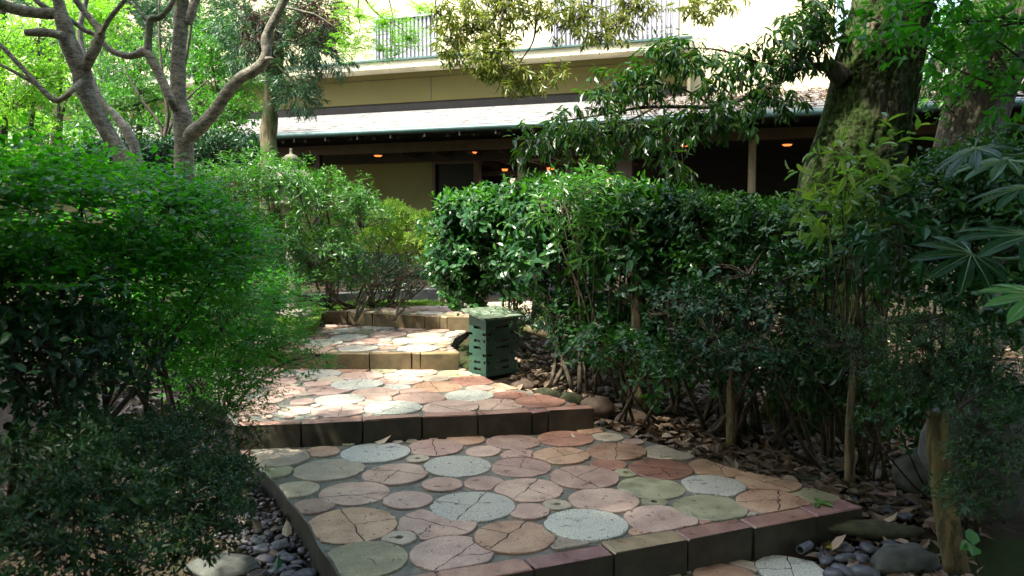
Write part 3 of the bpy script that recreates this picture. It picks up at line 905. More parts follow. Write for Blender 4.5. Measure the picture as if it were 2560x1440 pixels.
# recessed lamps
for px, py, w, h, d in ((945, 390, .16, .02, 1.55), (1182, 382, .16, .02, 1.6), (1262, 426, .13, .055, 3.4), (1376, 424, .15, .07, 3.1), (1492, 425, .15, .07, 3.1), (1712, 365, .14, .02, 1.8), (1968, 363, .16, .02, 1.7), (1712, 449, .08, .02, 4.4)):
    u, z = bp(px, py, d)
    mb = MB(); mb.tube([(u, d, z - h / 2), (u, d, z + h / 2)], [w * .35, w / 2], 14)
    l = mb.build('downlight', W['lamp'], bld)
    mb = MB(); mb.tube([(u, d, z + h / 2 + .002), (u, d, z + h / 2 + .02)], [w * .6, w * .6], 14); mb.build('lamp_rim', W['brown'], l)
    if z + h / 2 + .03 < zb0 + .16:
        mb = MB(); mb.tube([(u, d, z + h / 2 + .022), (u, d, zb0 + .169)], [.012, .012], 6); mb.build('lamp_stem', W['dark'], l)
# upper storey
uE, _ = bp(1717, 150, D1)
zbt = bp(1061, 178, D1)[1]; ztt = bp(1061, 152, D1 - .22)[1]
bbox('upper_wall', W['olive'], (uL, uE, D1, D1 + .2, zw0, zbt))
bbox('wall_base_board', W['dark'], (uL, uE - .01, D1 + .03, D1 + .19, zt - .1, zw0 - .003))
for u in (bp(1078, 220, D1)[0], bp(620, 250, D1)[0]): bbox('wall_joint', W['dark'], (u - .006, u + .006, D1 - .003, D1 + .01, zw0 + .01, zbt - .1))
bbox('wall_joint', W['dark'], (uL, uE, D1 - .004, D1 + .01, zbt - .115, zbt - .105))
bbox('cornice', W['trim'], (uL, uE + .1, D1 - .42, D1 + .25, zbt + .003, zbt + .05), (uL, uE + .1, D1 - .40, D1 + .25, zbt + .053, ztt))
bbox('cornice_cap', W['green'], (uL, uE + .12, D1 - .44, D1 + 1.0, ztt + .003, ztt + .035))
bbox('side_wall', W['cream'], (uE - .2, uE - .003, D1 + .203, D1 + .9, zt - .1, zbt))
for u in np.arange(uL, uE, .5): bbox('cornice_bolt', W['dark'], (u, u + .02, D1 - .41, D1 - .39, zbt - .01, zbt + .01))
D2 = D1 + .95; ZT = 8.6
uW, _ = bp(2085, 150, D2)
holes = []
def hole(x0, x1, ybot, ztop):
    a = bp(x0, ybot, D2)[0]; b = bp(x1, ybot, D2)[0]; holes.append((a, b, ztt + .06, ztop))
hole(940, 1088, 150, bp(1088, 38, D2)[1]); hole(1383, 1690, 100, ZT - 1.2)
cur = uL; zc = zt - .1; nW = 0
for a, b, z0, z1 in holes:
    bbox('cream_wall', W['cream'], (cur, a, D2, D2 + .2, zc, ZT))
    bbox('cream_wall', W['cream'], (a, b, D2, D2 + .2, z1, ZT), (a, b, D2, D2 + .2, zc, z0))
    wdw = bbox('window', W['paper'], (a, b, D2 + .12, D2 + .14, z0, z1))
    bbox('window_frame', W['lattice'], (a - .04, a + .03, D2 - .05, D2 + .1, z0, z1), (b - .03, b + .04, D2 - .05, D2 + .1, z0, z1), (a - .04, b + .04, D2 - .052, D2 + .1, z1, z1 + .07), parent=wdw)
    n = int((b - a) / .085)
    for k in range(n):
        u = a + (b - a) * (k + .5) / n
        bbox('slat', W['lattice'], (u - .02, u + .02, D2 - .02, D2 + .03, z0, z1), parent=wdw)
    for zz in np.arange(z0 + .5, z1, 1.1): bbox('lattice_rail', W['lattice'], (a, b, D2 + .032, D2 + .06, zz, zz + .05), parent=wdw)
    cur = b
bbox('cream_wall', W['cream'], (cur, uW, D2, D2 + .2, zc, ZT))
bbox('upper_roof', W['roof'], (uL - 1, uW + .6, D2 - .7, D2 + 8, ZT, ZT + .25))
bbox('far_side_wall', W['cream'], (uW - .2, uW - .002, D2 + .203, D2 + 8, zc, ZT))
bbox('rear_roof', W['roof'], (uW, uR + 6, D1 - .02, D1 + 3.5, zt - .12, zt + .02))
# leaves lying on the right half of the roof
n = 2600
u = R.uniform(bp(1500, 280, .5)[0], uR + 3, n); d = R.beta(2, 1.6, n) * D1
z = EZ + (zt - EZ) * d / D1 + .03
pos = np.stack([u, d, z], 1); dr = norm(np.stack([R.normal(0, 1, n), R.normal(0, 1, n), R.uniform(0, .6, n)], 1))
M['litter'] = leaf_mat('dead_leaf', [(0.20, 0.135, 0.09), (0.10, 0.065, 0.04), (0.29, 0.21, 0.15), (0.15, 0.10, 0.07), (0.40, 0.31, 0.23)], 0.55, 0.08, (1.2, 1.0, .7), 0.4)
V, fs = leaf_arrays(pos, dr, R.normal(0, .4, (n, 3)) + (0, 0, 1), R.uniform(.06, .11, n), .55, 'mid')
o = link(bpy.data.objects.new('roof_litter', mesh_np('roof_litter', V, fs, M['litter'])), bld); o['kind'] = 'stuff'

# kerb of grey stones in front of the porch
kerb = empty('stone_kerb', onz(1000, 742, .62)); tag(kerb, 'low grey stone kerb running behind the bushes below the porch', 'kerb')
k0, k1 = onz(640, 752, .66), onz(2050, 690, .66)
n = 16
for i in range(n):
    a = k0 + (k1 - k0) * (i / n); b = k0 + (k1 - k0) * ((i + 1) / n); u = (b - a).normalized(); v = Vector((-u.y, u.x, 0))
    mb = MB(); g = u * .006; h = .02 * R.random()
    c = [a + g, b - g, b - g + v * .22, a + g + v * .22]
    mb.hexa([(q.x, q.y, .45) for q in c], [(q.x, q.y, .70 + h) for q in c]); mb.build('kerb_block', W['stone'], kerb)
WROOT[kerb] = 1

# ------------------------------------------------------------------ green slotted box
def slotted_box():
    Fp, Lp_, Rp = at(1215, 935, 6.73), at(1173, 916, 6.86), at(1293, 935, 7.00)
    fr = np.array([Fp.x, Fp.y]); u = np.array([Rp.x, Rp.y]) - fr; v = np.array([Lp_.x, Lp_.y]) - fr
    lu, lv = np.linalg.norm(u), np.linalg.norm(v); u /= lu; v /= lv
    zb = Fp.z - .03
    lidc = [at(1210, 797, 6.66), at(1309, 788, 6.98), at(1253, 764, 7.16), at(1152, 772, 6.84)]
    nl = (lidc[1] - lidc[0]).cross(lidc[3] - lidc[0]).normalized()
    def lidz(q): return lidc[0].z - (nl.x * (q[0] - lidc[0].x) + nl.y * (q[1] - lidc[0].y)) / nl.z
    cen = fr + u * lu / 2 + v * lv / 2
    zl = lidz(fr)
    root = empty('slotted_box', (cen[0], cen[1], zb))
    tag(root, 'green wooden box of notched boards with a sloping lid beside the path', 'box')
    WROOT[root] = 1
    g, nt, b = newmat('green_box_paint')
    P = world_pos(nt); n1 = mnoise(nt, 9, 6, .65, vec=P); n2 = mnoise(nt, 45, 4, .7, vec=P)
    cc = ramp(nt, n1, [(0.3, (0.008, 0.036, 0.022)), (0.6, (0.015, 0.062, 0.036)), (0.8, (0.04, 0.08, 0.035))])
    cc = mix(nt, ramp(nt, n2, [(0.62, (0, 0, 0)), (0.75, (.7, .7, .7))]), cc, (0.05, 0.06, 0.03))
    lk(nt, cc, b.inputs['Base Color']); b.inputs['Roughness'].default_value = .5; lk(nt, bump(nt, n2, .3, .003), b.inputs['Normal'])
    lid, nt, b = newmat('weathered_lid')
    P = world_pos(nt); n1 = mnoise(nt, 22, 6, .7, vec=P)
    cc = ramp(nt, n1, [(0.38, (0.04, 0.09, 0.07)), (0.5, (0.11, 0.14, 0.07)), (0.62, (0.26, 0.31, 0.27))])
    lk(nt, cc, b.inputs['Base Color']); b.inputs['Roughness'].default_value = .4
    liner = simple('pale_liner', (0.42, 0.38, 0.36), .7, .2, 20, .1)
    def pt(a, c_, z): q = fr + u * a + v * c_; return (q[0], q[1], z)
    def bx(mb, a0, a1, b0, b1, z0, z1):
        Q = [(a0, b0), (a1, b0), (a1, b1), (a0, b1)]
        if z1 is None: tp = [(*pt(x, y, 0)[:2], lidz(pt(x, y, 0)) - .019) for x, y in Q]
        else: tp = [pt(x, y, z1) for x, y in Q]
        mb.hexa([pt(x, y, z0) for x, y in Q], tp)
    mb = MB(); mb.hexa([(q.x, q.y, q.z - .018) for q in lidc], [tuple(q) for q in lidc]); mb.build('lid', lid, root)
    i0, i1, j0, j1, t = 0, lu, 0, lv, .016
    H = zl - .02 - zb; sh = .026
    # slot rows as heights (fraction) : 'm' middle slots, 'c' corner notches ; per side
    rows = [(.16, 'm'), (.275, 'c'), (.39, 'b'), (.51, 'm'), (.635, 'c'), (.76, 'b'), (.88, 'm')]
    zs = [zl - .02 - H * f for f, _ in rows]
    top = None
    for k in range(len(rows) + 1):
        bt = zs[k] + sh / 2 if k < len(rows) else zb
        for side in range(4):
            mb = MB()
            if side == 0: bx(mb, i0, i0 + t, j0, j1, bt, top)
            if side == 1: bx(mb, i1 - t, i1, j0, j1, bt, top)
            if side == 2: bx(mb, i0 + t + .001, i1 - t - .001, j0, j0 + t, bt, top)
            if side == 3: bx(mb, i0 + t + .001, i1 - t - .001, j1 - t, j1, bt, top)
            mb.build('board', g, root)
        if k < len(rows):
            kind = rows[k][1]; z0, z1 = bt - sh + .0005, bt - .0005
            spans = {'m': [(0.0, .3), (.72, 1.0)], 'c': [(.2, .8)], 'b': [(.14, .32), (.7, .86)]}[kind]
            for s0, s1 in spans:
                for side in range(4):
                    mb = MB(); a0 = i0 + (i1 - i0) * s0; a1 = i0 + (i1 - i0) * s1; b0 = j0 + (j1 - j0) * s0; b1 = j0 + (j1 - j0) * s1
                    if side == 0: bx(mb, i0, i0 + t, b0, b1, z0, z1)
                    if side == 1: bx(mb, i1 - t, i1, b0, b1, z0, z1)
                    if side > 1:
                        a0 = max(a0, i0 + t + .001); a1 = min(a1, i1 - t - .001)
                        q = j0 if side == 2 else j1 - t
                        bx(mb, a0, a1, q, q + t, z0, z1)
                    mb.build('spacer_block', g, root)
            top = bt - sh
    mb = MB(); bx(mb, i0 + .05, i1 - .05, j0 + .045, j1 - .04, zb + .01, zl - .04); mb.build('liner', liner, root)
slotted_box()

# ------------------------------------------------------------------ stones
def rock(name, c, s, mat, label, cat='rock', group=None, seed=0, sub=3, rz=0, rough=.25):
    import bmesh
    bm = bmesh.new(); bmesh.ops.create_icosphere(bm, subdivisions=sub, radius=1)
    for v in bm.verts:
        n = noise.noise(v.co * 1.1 + Vector((seed * 3.1, 0, 0))) * rough * 1.6 + noise.noise(v.co * 3 + Vector((0, seed, 0))) * rough * .4
        v.co *= 1 + n
        v.co.z = max(v.co.z, -.75)
    me = bpy.data.meshes.new(name); bm.to_mesh(me); bm.free(); me.materials.append(mat)
    me.polygons.foreach_set('use_smooth', [True] * len(me.polygons))
    o = link(bpy.data.objects.new(name, me)); o.location = c; o.scale = s; o.rotation_euler = (R.uniform(-.15, .15), R.uniform(-.15, .15), rz)
    tag(o, label, cat, group)
    return o
S = {}
S['slate'] = simple('slate_stone', (0.085, 0.09, 0.10), .45, .35, 25, .4)
S['slate2'] = simple('warm_slate', (0.10, 0.09, 0.095), .5, .35, 25, .4)
S['moss'] = simple('mossy_stone', (0.055, 0.06, 0.025), .9, .6, 18, .9)
S['redrock'] = simple('red_brown_stone', (0.085, 0.055, 0.032), .8, .6, 16, .8)
S['boulder'] = simple('boulder_stone', (0.065, 0.07, 0.055), .8, .55, 14, .9)

def stone_at(px, py, w, h, z, **k):
    p = onz(px, py, z); r = w / 2 * p.y / F
    return p, r
# mossy edging stones right of the second landing
for i, (px, py, w, col, lab) in enumerate([(1292, 968, 62, 'redrock', 'brown mossy edging stone nearest the green box'), (1352, 990, 66, 'moss', 'green mossy edging stone second from the green box'),
        (1412, 1000, 62, 'moss', 'mossy edging stone between the box and the second riser corner'), (1478, 1022, 84, 'redrock', 'rounded mossy brown stone at the right end of the second riser'),
        (1565, 1060, 92, 'redrock', 'squat brown mossy stone in leaf litter right of the second riser')]):
    p, r = stone_at(px, py, w, 0, .24 if i < 4 else .16)
    p.x += .02
    rock('edging_stone', (p.x + .04, p.y + .06, p.z - .01), (r * 1.05, r * .8, r * (.62 if i < 3 else .75)), S[col], lab, 'stone', 'mossy edging stones beside the second landing', seed=i + 1, rough=.14)
# brick pieces right of the nearest landing
for i, (px, py, ln, w, a, lab) in enumerate([(1668, 1093, .20, .09, -.75, 'half buried brick beside the back right edge of the nearest landing'), (1790, 1128, .24, .08, -.7, 'mossy edging brick in leaves right of the nearest landing'),
        (1992, 1192, .26, .08, -.6, 'dark edging brick behind the right corner of the nearest landing'), (2185, 1232, .24, .09, -.5, 'reddish edging brick lying just past the right corner of the nearest landing'),
        (2285, 1278, .26, .07, -.55, 'grey brown edging brick leading from the corner to the leaning post')]):
    p = onz(px, py, .12 - .02 * i)
    mb = MB(); mb.hexa([(-ln / 2, -w / 2, -.06), (ln / 2, -w / 2, -.06), (ln / 2, w / 2, -.06), (-ln / 2, w / 2, -.06)], [(-ln / 2 + .006, -w / 2 + .006, .01), (ln / 2 - .006, -w / 2 + .006, .01), (ln / 2 - .006, w / 2 - .006, .014), (-ln / 2 + .006, w / 2 - .006, .012)])
    o = mb.build('edging_brick', M['brick'] if i == 3 else S['redrock'] if i == 0 else S['moss'] if i < 3 else S['boulder'])
    o.location = p; o.rotation_euler = (.05, -.04, a); tag(o, lab, 'brick', 'edging bricks beside the nearest landing')
# pebbles lower right
ORD = ['first', 'second', 'third', 'fourth', 'fifth', 'sixth', 'seventh', 'eighth', 'ninth', 'tenth', 'eleventh', 'twelfth']
def row_label(i, L, what, h=34):
    L = [(p[0] + p[1] * .001, p[1]) for p in L]
    y0 = max(p[1] for p in L); row = int((y0 - L[i][1]) // h)
    mates = sorted(p[0] for p in L if int((y0 - p[1]) // h) == row)
    k = mates.index(L[i][0])
    return '%s, %s row up in the photo, %s from the left' % (what, ORD[row], ORD[k])
pr = [(2105, 1370, 62), (2065, 1400, 44), (2112, 1395, 60), (2170, 1368, 58), (2222, 1366, 60), (2262, 1362, 40), (2152, 1395, 44), (2108, 1425, 60), (2160, 1428, 74), (2200, 1400, 40), (2085, 1432, 50), (2240, 1385, 40),
      (2175, 1255, 40), (2215, 1276, 60), (2262, 1290, 44), (2190, 1290, 24), (2140, 1245, 40), (2120, 1262, 30)]
for i, (px, py, w) in enumerate(pr):
    z = .02 if py > 1340 else .05
    p, r = stone_at(px, py, w, 0, z)
    rock('slate_pebble', (p.x, p.y, z - .005), (r, r * R.uniform(.6, .85), r * .5), S['slate'], row_label(i - 12, pr[12:], 'slate pebble past the corner', 20) if i > 11 else row_label(i, pr[:12], 'slate pebble by the boulder', 24), 'pebble', 'slate pebbles by the corner' if i > 11 else 'slate pebbles by the boulder', seed=i + 20, sub=2, rz=R.uniform(0, 3), rough=.3)
p, r = stone_at(2262, 1410, 185, 0, .03)
rock('boulder', (p.x, p.y + .03, .03), (r * 1.0, r * .55, r * .42), S['boulder'], 'rounded grey boulder at the foot of the leaning post', 'boulder', seed=51, sub=4, rz=.25, rough=.18)
for (px, py, w, hh, Y, lab) in ((2300, 1180, 120, .13, 3.9, 'dark round stone behind the leaning post'), (2440, 1150, 260, .3, 3.2, 'large shadowed boulder behind the right azalea'), (2330, 1010, 190, .2, 4.6, 'dim boulder under the far end of the log fence')):
    p = at(px, py, Y); rock('boulder', p, (w / 2 * Y / F, w / 2 * Y / F * .7, hh), S['boulder'], lab, 'boulder', seed=px, sub=3, rough=.2)
mb_ = [(2110, 1300, .20, .07, 'low mossy stone slab beside the end of the nearest riser')]
p = onz(2180, 1325, .05); rock('mossy_slab', p, (.26, .09, .05), S['moss'], mb_[0][4], 'stone', seed=9, rz=.0, rough=.12)
p = onz(300, 1500, 0.05); p = onz(560, 1425, -.0)
rock('boulder', (p.x, p.y, p.z), (.17, .12, .06), S['boulder'], 'flat mossy grey rock at the bottom edge under the left azalea', 'boulder', seed=77, sub=4, rough=.15)
# pebbles lower left
pl = [(622, 1283, 30), (655, 1290, 32), (683, 1292, 26), (668, 1305, 28), (655, 1318, 36), (672, 1335, 30), (640, 1300, 26), (700, 1360, 40), (690, 1370, 30), (725, 1365, 30), (655, 1375, 44), (665, 1400, 44), (718, 1395, 44), (755, 1378, 26),
      (705, 1385, 24), (735, 1420, 34), (770, 1435, 50), (745, 1408, 30), (600, 1212, 34), (640, 1212, 26), (690, 1430, 40), (720, 1438, 40), (615, 1262, 26), (750, 1440, 40), (640, 1352, 30), (610, 1330, 30), (585, 1290, 30), (600, 1300, 26), (690, 1325, 26), (700, 1345, 24), (680, 1415, 28), (735, 1350, 24)]
for i, (px, py, w) in enumerate(pl):
    z = .03 if py < 1250 else .01
    p, r = stone_at(px, py, w, 0, z)
    rock('slate_pebble', (p.x, p.y, z), (r * 1.25, r * R.uniform(.8, 1.0), r * R.uniform(.45, .7)), S['slate2'] if i % 2 else S['slate'], row_label(i, pl, 'pebble left of the landing', 24), 'pebble', 'pebbles left of the nearest landing', seed=i + 60, sub=2, rz=R.uniform(0, 3), rough=.22)

def gravel(name, label, polys, n, smin, smax, mat, flat=.6):
    """uncountable small stones: one object"""
    ico = [(0, 0, 1), (.894, 0, .447), (.276, .851, .447), (-.724, .526, .447), (-.724, -.526, .447), (.276, -.851, .447), (.724, .526, -.447), (-.276, .851, -.447), (-.894, 0, -.447), (-.276, -.851, -.447), (.724, -.526, -.447), (0, 0, -1)]
    fi = [(0, 1, 2), (0, 2, 3), (0, 3, 4), (0, 4, 5), (0, 5, 1), (1, 6, 2), (2, 7, 3), (3, 8, 4), (4, 9, 5), (5, 10, 1), (6, 7, 2), (7, 8, 3), (8, 9, 4), (9, 10, 5), (10, 6, 1), (11, 7, 6), (11, 8, 7), (11, 9, 8), (11, 10, 9), (11, 6, 10)]
    P = []
    for poly in polys:
        poly = [xy(*q, .0) for q in poly]
        xs = [q[0] for q in poly]; ys = [q[1] for q in poly]
        k = 0
        while k < n:
            q = (R.uniform(min(xs), max(xs)), R.uniform(min(ys), max(ys)))
            if in_poly(q, poly): P.append(q)
            k += 1
    P = np.array(P); N = len(P)
    z = zg(P[:, 0], P[:, 1])
    s = R.uniform(smin, smax, N)
    I = np.array(ico)[None] * (1 + R.normal(0, .12, (N, 12, 1))) * s[:, None, None] * np.stack([R.uniform(.8, 1.3, N), R.uniform(.7, 1, N), np.full(N, flat)], 1)[:, None]
    a = R.uniform(0, 6.28, N); ca, sa = np.cos(a)[:, None], np.sin(a)[:, None]
    V = np.stack([I[..., 0] * ca - I[..., 1] * sa + P[:, :1], I[..., 0] * sa + I[..., 1] * ca + P[:, 1:], I[..., 2] + z[:, None] + .004], -1).reshape(-1, 3)
    f = (np.array(fi)[None] + (np.arange(N) * 12)[:, None, None]).reshape(-1, 3)
    o = link(bpy.data.objects.new(name, mesh_np(name, V, [f], mat, True))); tag(o, label, kind='stuff')
gravel('gravel', 'small dark stones filling the bed left of the path', [[(520, 1180), (640, 1170), (760, 1330), (860, 1500), (560, 1500), (520, 1250)]], 1500, .008, .022, S['slate2'])
gravel('gravel', 'small grey stones in the bed at the lower right', [[(2020, 1380), (2160, 1330), (2420, 1400), (2420, 1500), (2080, 1500)], [(2110, 1235), (2300, 1260), (2320, 1310), (2150, 1300)]], 700, .008, .02, S['slate'])

# ------------------------------------------------------------------ leaf litter
def litter(name, label, regions, mat, smin=.06, smax=.11):
    P = []
    for x0, x1, y0, y1, n in regions:
        for _ in range(n):
            q = xy(R.uniform(x0, x1), R.uniform(y0, y1), .12); P.append(q)
    P = np.array(P)
    keep = np.ones(len(P), bool)
    for i, q in enumerate(P):
        for poly in (out1, out2, out3, out4, o0):
            if in_poly(q, poly): keep[i] = False; break
    P = P[keep]; n = len(P)
    z = zg(P[:, 0], P[:, 1]) + R.uniform(0, .03, n)
    pos = np.column_stack([P, z])
    d = norm(np.column_stack([R.normal(0, 1, n), R.normal(0, 1, n), R.uniform(-.1, .45, n)]))
    V, fs = leaf_arrays(pos, d, R.normal(0, .35, (n, 3)) + (0, 0, 1), R.uniform(smin, smax, n), .5, 'fine')
    o = link(bpy.data.objects.new(name, mesh_np(name, V, fs, mat))); tag(o, label, kind='stuff')
litter('leaf_litter', 'dry brown leaves covering the soil right of the path', [(1280, 1500, 930, 1030, 500), (1480, 2000, 960, 1180, 2300), (1750, 2450, 1060, 1260, 2200), (2050, 2450, 1230, 1400, 160), (2000, 2560, 900, 1100, 700), (1100, 1180, 815, 900, 160), (1200, 1700, 850, 960, 700)], M['litter'])
litter('leaf_litter', 'dry leaves on the dark soil left of the path', [(200, 600, 900, 1100, 900), (300, 640, 1050, 1250, 400), (560, 860, 1250, 1440, 90), (600, 900, 750, 900, 200)], leaf_mat('shaded_dead_leaf', [(0.045, 0.03, 0.02), (0.07, 0.05, 0.035), (0.03, 0.022, 0.016), (0.13, 0.10, 0.07)], .6, .05))  # leaf colours darkened to stand in for the shade on this side

# a few leaves that can be told apart
def lone_leaf(px, py, z, L, asp, az, tilt, mat, label, name='fallen_leaf'):
    tv, tf = LEAF['fine']; V = tv.copy(); V[:, 0] *= asp; V[:, 2] *= -1.6
    V = V * L
    o = link(bpy.data.objects.new(name, mesh_np(name, V, tf, mat))); o.location = onz(px, py, z); o.rotation_euler = (tilt, 0, az)
    tag(o, label, 'leaf'); return o
pale = simple('pale_dry_leaf', (0.50, 0.40, 0.28), .5, .2, 30, 0)
yel = leaf_mat('yellow_leaf', [(0.42, 0.40, 0.05), (0.45, 0.36, 0.04)], .45, .3)
grn = leaf_mat('fresh_leaf', [(0.10, 0.22, 0.05), (0.12, 0.26, 0.06)], .4, .3)
lone_leaf(935, 1105, Z1 + .006, .12, .6, -1.45, .12, pale, 'pale curled leaf lying at the foot of the second riser')
lone_leaf(2205, 1300, .08, .09, .5, -1.5, .2, pale, 'pale curved leaf on the pebbles past the right corner of the nearest landing')
lone_leaf(2065, 1368, .03, .09, .8, -1.2, .1, yel, 'yellow green leaf on the slate pebbles in front of the nearest riser')
lone_leaf(718, 1342, .03, .09, .6, .3, .5, pale, 'cream coloured dry leaf standing in the pebbles left of the path')
lone_leaf(690, 1432, .02, .085, .5, .1, .55, leaf_mat('deep_green_leaf', [(0.02, 0.09, 0.035), (0.02, 0.1, 0.04)], .35, .2), 'single dark green leaf upright among the left pebbles')
lone_leaf(1440, 1092, Z1 + .005, .05, .6, .7, .1, pale, 'tiny pale leaf on the red paver near the second riser')
sp = empty('leaf_sprig', onz(2045, 1258, Z1 + .008)); tag(sp, 'fresh green leaf sprig lying on the right corner of the nearest landing', 'leaf')
for a in (2.6, -.3, -1.6, -2.3):
    o = link(bpy.data.objects.new('leaf', unit_leaf(grn)), sp); o.scale = (.032, .085, .08); o.rotation_euler = (.15, 0, a)
# twigs and bits dropped on the pavers
mb = MB()
dark = simple('twig_debris', (0.05, 0.03, 0.02), .8, .3, 30, 0)
for (zz, poly, n) in ((Z1, inn1, 420), (Z2, inn2, 260), (Z3, inn3, 160)):
    xs = [q[0] for q in poly]; ys = [q[1] for q in poly]
    for _ in range(n):
        q = np.array([R.uniform(min(xs), max(xs)), R.uniform(min(ys), max(ys))])
        if not in_poly(q, poly): continue
        a = R.uniform(0, 6.28); l = R.gamma(1.5, .011) + .005; c = R.normal(0, .3)
        pts = [(q[0], q[1], zz + .005), (q[0] + math.cos(a) * l / 2, q[1] + math.sin(a) * l / 2, zz + .007), (q[0] + math.cos(a + c) * l, q[1] + math.sin(a + c) * l, zz + .005)]
        mb.tube(pts, [.0010, .0019, .0009], 3)
o = mb.build('twig_debris', dark); tag(o, 'tiny twigs and bits scattered over the pavers', kind='stuff')

# ------------------------------------------------------------------ plants
G = {}
G['bright'] = leaf_mat('azalea_bright', [(0.025, 0.14, 0.008), (0.045, 0.20, 0.012), (0.03, 0.16, 0.01), (0.075, 0.25, 0.018)], .42, .5)
G['mid'] = leaf_mat('shrub_mid', [(0.025, 0.09, 0.014), (0.05, 0.145, 0.018), (0.03, 0.105, 0.015), (0.08, 0.19, 0.03)], .38, .35)
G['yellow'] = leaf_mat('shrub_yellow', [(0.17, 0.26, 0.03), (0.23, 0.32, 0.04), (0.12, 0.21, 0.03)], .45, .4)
G['camellia'] = leaf_mat('camellia_leaf', [(0.012, 0.056, 0.017), (0.024, 0.09, 0.022), (0.017, 0.07, 0.02), (0.055, 0.145, 0.022)], .3, .25, spec=.4)
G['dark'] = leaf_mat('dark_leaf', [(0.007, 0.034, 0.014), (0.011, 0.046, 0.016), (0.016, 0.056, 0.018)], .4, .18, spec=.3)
G['azalea'] = leaf_mat('azalea_small', [(0.014, 0.05, 0.015), (0.022, 0.072, 0.018), (0.018, 0.06, 0.018), (0.05, 0.11, 0.016)], .38, .22, spec=.35)
G['long'] = leaf_mat('long_leaf', [(0.08, 0.20, 0.06), (0.06, 0.16, 0.05), (0.12, 0.24, 0.06)], .33, .35)
G['pale'] = leaf_mat('pale_long_leaf', [(0.18, 0.26, 0.05), (0.10, 0.20, 0.045), (0.24, 0.29, 0.07)], .33, .4)
G['maple'] = leaf_mat('maple_leaf', [(0.14, 0.28, 0.03), (0.19, 0.33, 0.04), (0.11, 0.24, 0.03)], .5, .5)
G['hang'] = leaf_mat('hanging_leaf', [(0.12, 0.14, 0.03), (0.18, 0.18, 0.04), (0.07, 0.10, 0.03), (0.24, 0.22, 0.05)], .3, .35)
G['tree'] = leaf_mat('evergreen_leaf', [(0.016, 0.058, 0.014), (0.03, 0.085, 0.016), (0.02, 0.07, 0.018), (0.085, 0.13, 0.02)], .28, .35)
G['back'] = leaf_mat('background_leaf', [(0.03, 0.12, 0.014), (0.06, 0.19, 0.015), (0.022, 0.085, 0.014), (0.10, 0.24, 0.022)], .42, .42)
G['needle'] = leaf_mat('cedar_needle', [(0.03, 0.09, 0.05), (0.05, 0.12, 0.06), (0.08, 0.16, 0.08)], .5, .15)
G['brownneedle'] = leaf_mat('dead_cedar_needle', [(0.12, 0.06, 0.04), (0.08, 0.04, 0.03), (0.16, 0.09, 0.06)], .7, .1, (1.2, .9, .7))
G['fatsia'] = leaf_mat('fatsia_leaf', [(0.012, 0.055, 0.018), (0.018, 0.072, 0.022)], .42, .25, spec=.25)
WD = bark_mat('shrub_wood', (0.018, 0.013, 0.009), (0.065, 0.048, 0.032), None, 0, 30, 3, .4, .005)
WD2 = bark_mat('hedge_wood', (0.03, 0.024, 0.015), (0.12, 0.095, 0.06), (0.06, 0.085, 0.025), .15, 30, 3, .4, .005)
B1 = bark_mat('maple_bark', (0.06, 0.056, 0.042), (0.22, 0.205, 0.155), (0.08, 0.11, 0.04), .22, 16, .4, .5, .01)
B2 = bark_mat('pale_bark', (0.11, 0.105, 0.08), (0.25, 0.235, 0.19), (0.1, 0.13, 0.05), .1, 18, .5, .5, .01)
B3 = bark_mat('cedar_bark', (0.06, 0.045, 0.025), (0.17, 0.14, 0.08), (0.08, 0.13, 0.04), .45, 14, 5, .7, .015)
B4 = bark_mat('mossy_bark', (0.05, 0.04, 0.026), (0.25, 0.21, 0.15), (0.065, 0.115, 0.02), .8, 26, 6, 1.0, .05)
B5 = bark_mat('dark_bark', (0.03, 0.025, 0.018), (0.10, 0.085, 0.06), (0.05, 0.075, 0.02), .3, 20, 5, 1.0, .03)
B6 = bark_mat('log_wood', (0.07, 0.055, 0.03), (0.20, 0.16, 0.09), (0.12, 0.13, 0.04), .3, 20, 8, .6, .01)
B7 = bark_mat('post_wood', (0.05, 0.04, 0.018), (0.15, 0.118, 0.045), (0.12, 0.12, 0.04), .3, 12, 8, .5, .008)

def base_at(px, py, z): return onz(px, py, z)

# left side -----------------------------------------------------
shrub('leafy_shrub', 'large bright green leafy shrub filling the left edge above the dark azalea', 'shrub',
      [pb(60, 520, 2.3, 190, 110, .6), pb(240, 530, 2.8, 190, 105, .6), pb(420, 580, 3.3, 150, 105, .5), pb(530, 640, 3.7, 90, 80, .4), pb(120, 700, 2.5, 210, 110, .6), pb(370, 710, 3.1, 190, 90, .6)],
      2700, 9, .046, .5, G['bright'], WD, [at(60, 1250, 2.6), at(250, 1150, 3.0), at(400, 1080, 3.4)], 12, .1, 'fine', 300, stem=.17, splay=(70, 50), jitter=.15, planar=True, horiz=.55, lean=(.9, -.1, 0), shell=.28, stemr=.014, twigs=260, top=.45, ground=.1)
shrub('leafy_shrub', 'shaded bush with broad bluish green leaves low at the left edge', 'shrub',
      [pb(60, 900, 2.1, 170, 110, .4), pb(230, 900, 2.6, 150, 90, .4), pb(60, 780, 2.2, 150, 80, .3)],
      1000, 5, .042, .6, G['dark'], WD, [at(20, 1350, 2.3)], 7, .3, 'mid', 150, stem=.07, shell=.3, stemr=.012, twigs=160, ground=0)
